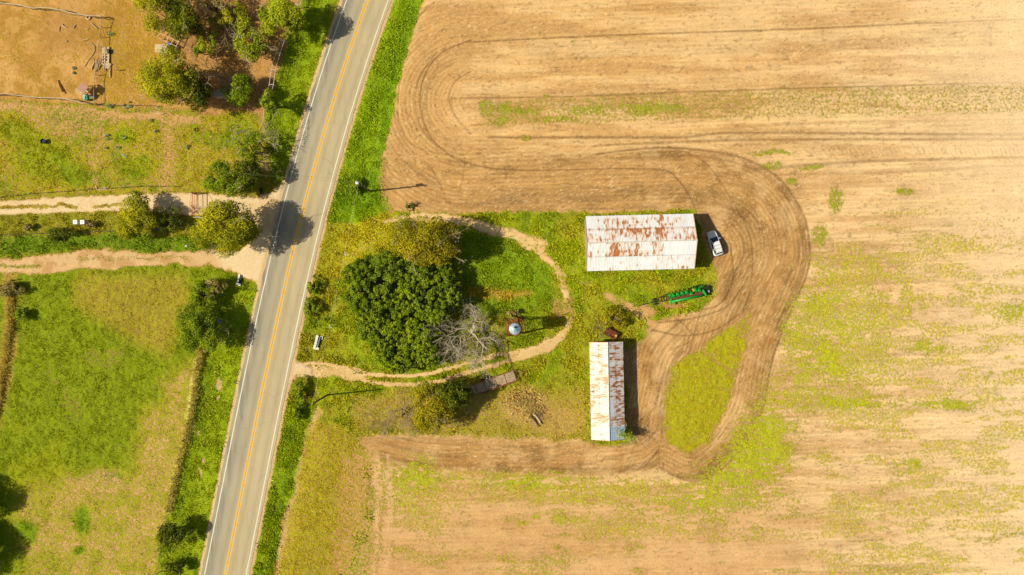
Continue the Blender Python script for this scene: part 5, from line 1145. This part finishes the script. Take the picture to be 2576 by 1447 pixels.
# fallen logs
for i, (a_, b_, r_, m_, lb) in enumerate((((1342, 1040), (1362, 1068), .16, M_pale, 'pale weathered log lying on dry grass west of the long shed'), ((1334, 1044), (1356, 1074), .11, M_dark, 'darker broken log alongside the pale weathered one'))):
    A_, B_ = G(*a_), G(*b_); c = (A_ + B_) / 2; o = MB().tube([A_ - c, Vector((.1, .05, .06)), B_ - c], [r_, r_ * 1.1, r_ * .7], 10).build('log', m_, loc=(c.x, c.y, gz(c) + .22)); tag(o, lb, 'log')
mb = MB(); p = G(1352, 1052)
for i in range(9): a_ = random.uniform(0, 6.28); branches(mb, Vector((0, 0, .1)), Vector((math.cos(a_), math.sin(a_), .3)), 1.0, .025, 2, random.Random(i))
o = mb.build('brushwood', M_twig, loc=(p.x, p.y, gz(p))); tag(o, 'tangle of thin dry twigs around the fallen logs', 'brushwood')
# concrete culverts
M_conc = simple('pale_concrete', alb(242, 236, 222), .85, 0, .15, 3, second=alb(160, 148, 124), thr=.62)
for (px, py, rz, s_, lb) in ((801, 860, 14, 1.0, 'white concrete culvert end with a dark pipe on the island verge east of the road'), (604, 702, 14, .8, 'small concrete culvert end in the grass corner west of the road')):
    p = G(px, py); T = thing('culvert', (p.x, p.y, gz(p) + .02), R_(-rz), lb, 'culvert')
    mb = MB(); mb.box((-.50 * s_, -.2 * s_, .12), (.42 * s_, 2.5 * s_, .3)); mb.box((.25 * s_, .75 * s_, .1), (.5 * s_, .6 * s_, .22)); mb.box((-.1 * s_, -1.3 * s_, .1), (.8 * s_, .5 * s_, .25)); mb.build('headwall', M_conc, T, bevel=.03)
    MB().tube([(.05 * s_, -1.0 * s_, .12), (.12 * s_, .9 * s_, .12)], .26 * s_, 14).build('pipe', M_blk if s_ < 1 else simple('dark_steel_pipe', alb(62, 70, 92), .4, .5), T)
p = G(653, 480); o = MB().tube([(0, -.6, .2), (.05, .6, .2)], .2, 12).build('drain_pipe', M_blk, loc=(p.x, p.y, gz(p))); tag(o, 'dark drain pipe end under the tree at the upper driveway mouth', 'pipe')
p = G(770, 1006); o = MB().tube([(0, -1.3, .12), (.05, 1.2, .12)], .2, 10).build('drain_pipe', M_rusty, loc=(p.x, p.y, gz(p))); tag(o, 'rusty drain pipe in the grass left of the dark leaning pole', 'pipe')
p = G(547, 805, 1.2); o = MB().box((0, 0, 1.2), (.55, 1.2, .05), M=Matrix.Rotation(.3, 4, 'Z') @ Matrix.Rotation(.2, 4, 'X')).build('metal_sheet', M_gpanel, loc=(p.x, p.y, gz(p))); tag(o, 'light grey sheet caught in the shaded side of the dark roadside tree', 'metal sheet')
p = G(468, 619); o = MB().box((0, 0, .1), (.35, .2, .1), rz=.3).build('litter', M_white, loc=(p.x, p.y, gz(p))); tag(o, 'small white piece of litter in the grass above the lower driveway', 'litter')

# ------------------------------------------------------------------ fences
def fence(label, pts, h=1.2, rail=True, railmat=None, step=2.6, wires=3, r=.055, wob=.0, name='fence', postmat=None, cat='fence', double=0, railr=None):
    c = G(*pts[0]); c.z = 0; T = thing(name, c, 0, label, cat); W_ = [G(*q) for q in pts]; P = []; 
    for a_, b_ in zip(W_[:-1], W_[1:]):
        n = max(1, round((b_ - a_).length / step)); P += [a_.lerp(b_, i / n) for i in range(n)]
    P.append(W_[-1])
    for q in P: z = gz(q); MB().tube([Vector((q.x, q.y, z - .2)) - c, Vector((q.x + random.uniform(-.03, .03), q.y, z + h)) - c], .06, 6).build('post', postmat or M_wood, T)
    if rail:
        mb = MB(); tp = [Vector((q.x, q.y, gz(q) + h - .02)) - c for q in P]; d2 = []
        for a_, b_ in zip(tp[:-1], tp[1:]): d2 += [a_, a_.lerp(b_, .5) + Vector((random.uniform(-wob, wob), random.uniform(-wob, wob), random.uniform(-.08, .05)))]
        d2.append(tp[-1]); mb.tube(d2, railr or r, 6); mb.build('top_rail', railmat or M_pale, T, smooth=True)
    mb = MB()
    for k_ in range(wires):
        zz = h * (k_ + .6) / (wires + .4)
        for a_, b_ in zip(P[:-1], P[1:]): mb.tube([Vector((a_.x, a_.y, gz(a_) + zz)) - c, Vector((b_.x, b_.y, gz(b_) + zz)) - c], .011, 3, caps=False)
    if wires: mb.build('wire', M_frm, T)
    return T
fence('crooked pale pole fence along the top of the corral', [(-60, 2), (0, 10), (45, 17), (83, 24), (140, 28), (184, 38), (244, 46), (268, 49)], wob=.22, railr=.10)
fence('crooked pale pole fence along the bottom of the corral', [(-60, 236), (0, 241), (45, 243), (93, 248), (150, 251), (194, 257), (240, 265)], wob=.22, railr=.09)
fence('pole fence running down the right side of the corral past the pallets', [(268, 49), (262, 70), (258, 95), (256, 120), (255, 150), (248, 190), (245, 225), (246, 262)], wob=.12, railr=.05)
fence('low wire fence from the corral corner toward the largest tree', [(246, 265), (290, 267), (340, 266), (395, 268)], rail=False, h=1.0)
fence('wire fence along the north side of the upper driveway', [(-60, 500), (0, 497), (80, 488), (170, 482), (245, 476), (380, 469), (440, 470), (484, 486)], rail=False, h=1.2, postmat=M_greyb)
fence('wire fence between the two driveways with a dark top strand', [(-60, 594), (0, 592), (100, 588), (200, 586), (290, 581), (380, 578)], rail=False, h=1.2, postmat=M_greyb)
fence('wire fence hidden in the tall dry grass along the left verge', [(508, 880), (497, 930), (486, 1020), (466, 1105), (442, 1200), (424, 1285), (400, 1440)], rail=False, h=1.3, step=4, postmat=M_dark)
T = thing('pipe_fence', G(757, -20), 0, 'white pipe fence with square double rails along the roadside of the grove', 'fence'); c = G(757, -20); M_wpipe = simple('white_pipe', alb(232, 224, 210), .6, 0, .08, 4, second=alb(180, 150, 120), thr=.66)
pf = [(778, -30), (768, 2), (760, 20), (722, 108), (712, 140), (699, 182), (694, 218), (686, 248)]
off2 = Vector((-.75, .0, 0))
for i, q in enumerate(pf):
    g_ = G(*q); z = gz(g_)
    for k_, o_ in enumerate((Vector((0, 0, 0)), off2)): MB().tube([g_ + o_ + Vector((0, 0, z - .2)) - c, g_ + o_ + Vector((0, 0, z + 1.5)) - c], .05, 6).build('post', M_wpipe, T)
    MB().bar(g_ + Vector((0, 0, z + 1.5)) - c, g_ + off2 + Vector((0, 0, z + 1.5)) - c, .08).build('cross_rail', M_wpipe, T)
for o_ in (Vector((0, 0, 0)), off2):
    for a_, b_ in ((0, 2), (3, 7)):
        MB().tube([G(*q) + o_ + Vector((0, 0, gz(G(*q)) + 1.5)) - c for q in pf[a_:b_ + 1]], .045, 6).build('top_rail', M_wpipe, T)
for i, (a_, b_) in enumerate((((668, 278), (664, 310)), ((664, 310), (655, 328)))):
    A_, B_ = G(*a_), G(*b_); cc_ = (A_ + B_) / 2; o = MB().bar(A_ - cc_, B_ - cc_, .10, .1).build('rail', M_wood, loc=(cc_.x, cc_.y, gz(cc_) + .8)); tag(o, ['upper', 'lower'][i] + ' fallen pale rail on the verge fence line above the pale leafless tree', 'rail')

# ------------------------------------------------------------------ rusty driveway gate with ring and square emblem
pg0, pg1 = G(495, 490), G(496, 545); c = pg0.copy(); c.z = 0; T = thing('gate', c, 0, 'rusty red metal gate with upright bars across the upper driveway', 'gate'); M_gate = simple('red_brown_gate', alb(196, 112, 70), .7, .1, .2, 4)
yy = pg1.y - pg0.y; mb = MB(); mb.bar((0, 0, .15), (0, yy, .15), .07); mb.bar((0, 0, 1.0), (0, yy, 1.0), .06); mb.bar((0, 0, 1.75), (0, yy, 1.75), .09); mb.bar((0, 0, .1), (0, 0, 1.8), .09); mb.bar((0, yy, .1), (0, yy, 1.8), .09); mb.build('frame', M_gate, T)
mb = MB()
for i in range(1, 18): y_ = yy * i / 18; mb.bar((0, y_, .15), (0, y_, 1.75), .018)
mb.build('bars', M_gate, T); mb = MB(); mb.tube([(0, yy * k_ / 10, 1.8 + .9 * math.sin(math.pi * k_ / 10) ** .7) for k_ in range(11)], .03, 6); mb.build('arch', M_gate, T)
mb = MB(); n = 16; mb.tube([(0, yy * .55 + .24 * math.cos(2 * math.pi * k_ / n), 2.05 + .24 * math.sin(2 * math.pi * k_ / n)) for k_ in range(n + 1)], .03, 5, caps=False); mb.box((0, yy * .55, 2.05), (.03, .14, .14)); mb.build('ring_emblem', M_gate, T); MB().box((0, yy * .42, 2.15), (.04, .24, .2)).build('square_emblem', M_gate, T)
for y_, r_ in ((.15, .09), (yy - .15, .09)): MB().tube([(0, y_, -.2), (0, y_, 1.95)], r_, 8).build('gate_post', M_rusty, T)
A_ = G(497, 548); B_ = G(528, 550); cc_ = (A_ + B_) / 2; o = MB().bar(A_ - cc_, B_ - cc_, .1).build('rail', M_wpipe, loc=(cc_.x, cc_.y, gz(cc_) + 1.5)); 
tag(o, 'pale rail running from the gate foot into the big roadside tree', 'rail')
for x_ in (-1, 1): pass
# posts
for i, (x, y, h, m_, lb) in enumerate(((711, 433, 1.6, M_wood, 'short wooden post on the verge where the service wire crosses the road'), (538, 703, 1.3, M_dark, 'dark post above the upper small tree of the lower verge row'), (300, 170 + 8, 1.1, M_wood, 'thin post right of the fallen board near the pallets'), (36, 705, 1.2, M_dark, 'dark post at the left edge below the lower driveway'))):
    p = G(x, y); o = MB().tube([(0, 0, -.2), (.02, 0, h)], .09, 8).build('post', m_, loc=(p.x, p.y, gz(p))); tag(o, lb, 'post')

# ------------------------------------------------------------------ utility poles and wires
M_pole = simple('dark_pole_wood', alb(70, 56, 46), .85, 0, .25, 3); M_ins = simple('porcelain', alb(236, 236, 240), .3); M_wire = simple('grey_wire', alb(160, 158, 140), .5, .3)
pb1 = G(932, 481); top1 = 9.6; T = thing('utility_pole', (pb1.x, pb1.y, gz(pb1)), 0, 'utility pole with a pale round transformer at its top beside the north verge', 'utility pole')
MB().tube([(0, 0, -.3), (-.03, .02, top1)], [.17, .11], 10).build('pole', M_pole, T, smooth=True); MB().lathe((-.38, .12, 8.3), [(0, 0), (.27, 0), (.29, .1), (.29, .85), (.24, .95), (0, .98)], 16).build('transformer', M_ins, T, smooth=False)
mb = MB(); mb.bar((-.35, 0, 8.8), (0, 0, 8.8), .08); mb.bar((0, -.3, 9.3), (0, .3, 9.3), .07); mb.build('bracket', M_frm, T)
for x_, y_, z in ((-.02, 0, 9.62), (-.25, .1, 9.3), (-.45, .2, 9.3)): MB().lathe((x_, y_, z), [(0, 0), (.07, 0), (.09, .06), (.05, .12), (.07, .16), (0, .18)], 10).build('insulator', M_ins, T)
for z in (3.0, 5.2, 7.2): MB().bar((.0, -.14, z), (.0, .2, z + .02), .07).build('step_clamp', M_ins, T)
pb2 = G(824, 994); top2 = 9.3; T = thing('utility_pole', (pb2.x, pb2.y, gz(pb2)), 0, 'dark wooden utility pole without transformer south of the sandy track mouth', 'utility pole')
MB().tube([(0, 0, -.3), (-.0, .0, top2)], [.17, .11], 10).build('pole', M_pole, T, smooth=True); MB().lathe((0, 0, top2), [(0, 0), (.06, 0), (.08, .06), (.05, .12), (0, .16)], 10).build('insulator', M_ins, T)
def wirething(label, A_, B_, sag, r=.012, n=16):
    c = (A_ + B_) / 2; o = MB().tube([A_.lerp(B_, i / n) - c - Vector((0, 0, sag * (1 - (2 * i / n - 1) ** 2))) for i in range(n + 1)], r, 3, caps=False).build('power_line', M_wire, loc=c); tag(o, label, 'power line'); return o
Tp1 = Vector((pb1.x, pb1.y, top1)); Tp2 = Vector((pb2.x, pb2.y, top2))
wirething('thin power line running between the two utility poles', Tp1, Tp2, .5)
wirething('service wire crossing the road from the transformer pole to the west', Tp1 - Vector((0, 0, .5)), G(480, 424, 5.5), .5)
for i, (f_, lb) in enumerate(((.31, 'upper'), (.64, 'lower'))):
    q = Tp1.lerp(Tp2, f_) - Vector((0, 0, .5 * (1 - (2 * f_ - 1) ** 2))); mb = MB(); pts = [(0, 0, -.02), (.18, -.55, -.35), (-.16, -.5, -.35), (0, 0, -.02)]
    for a_, b_ in zip(pts[:-1], pts[1:]): mb.bar(a_, b_, .05)
    o = mb.build('wire_marker', M_ins, loc=q); tag(o, lb + ' white triangular marker hanging on the power line over the island', 'line marker')
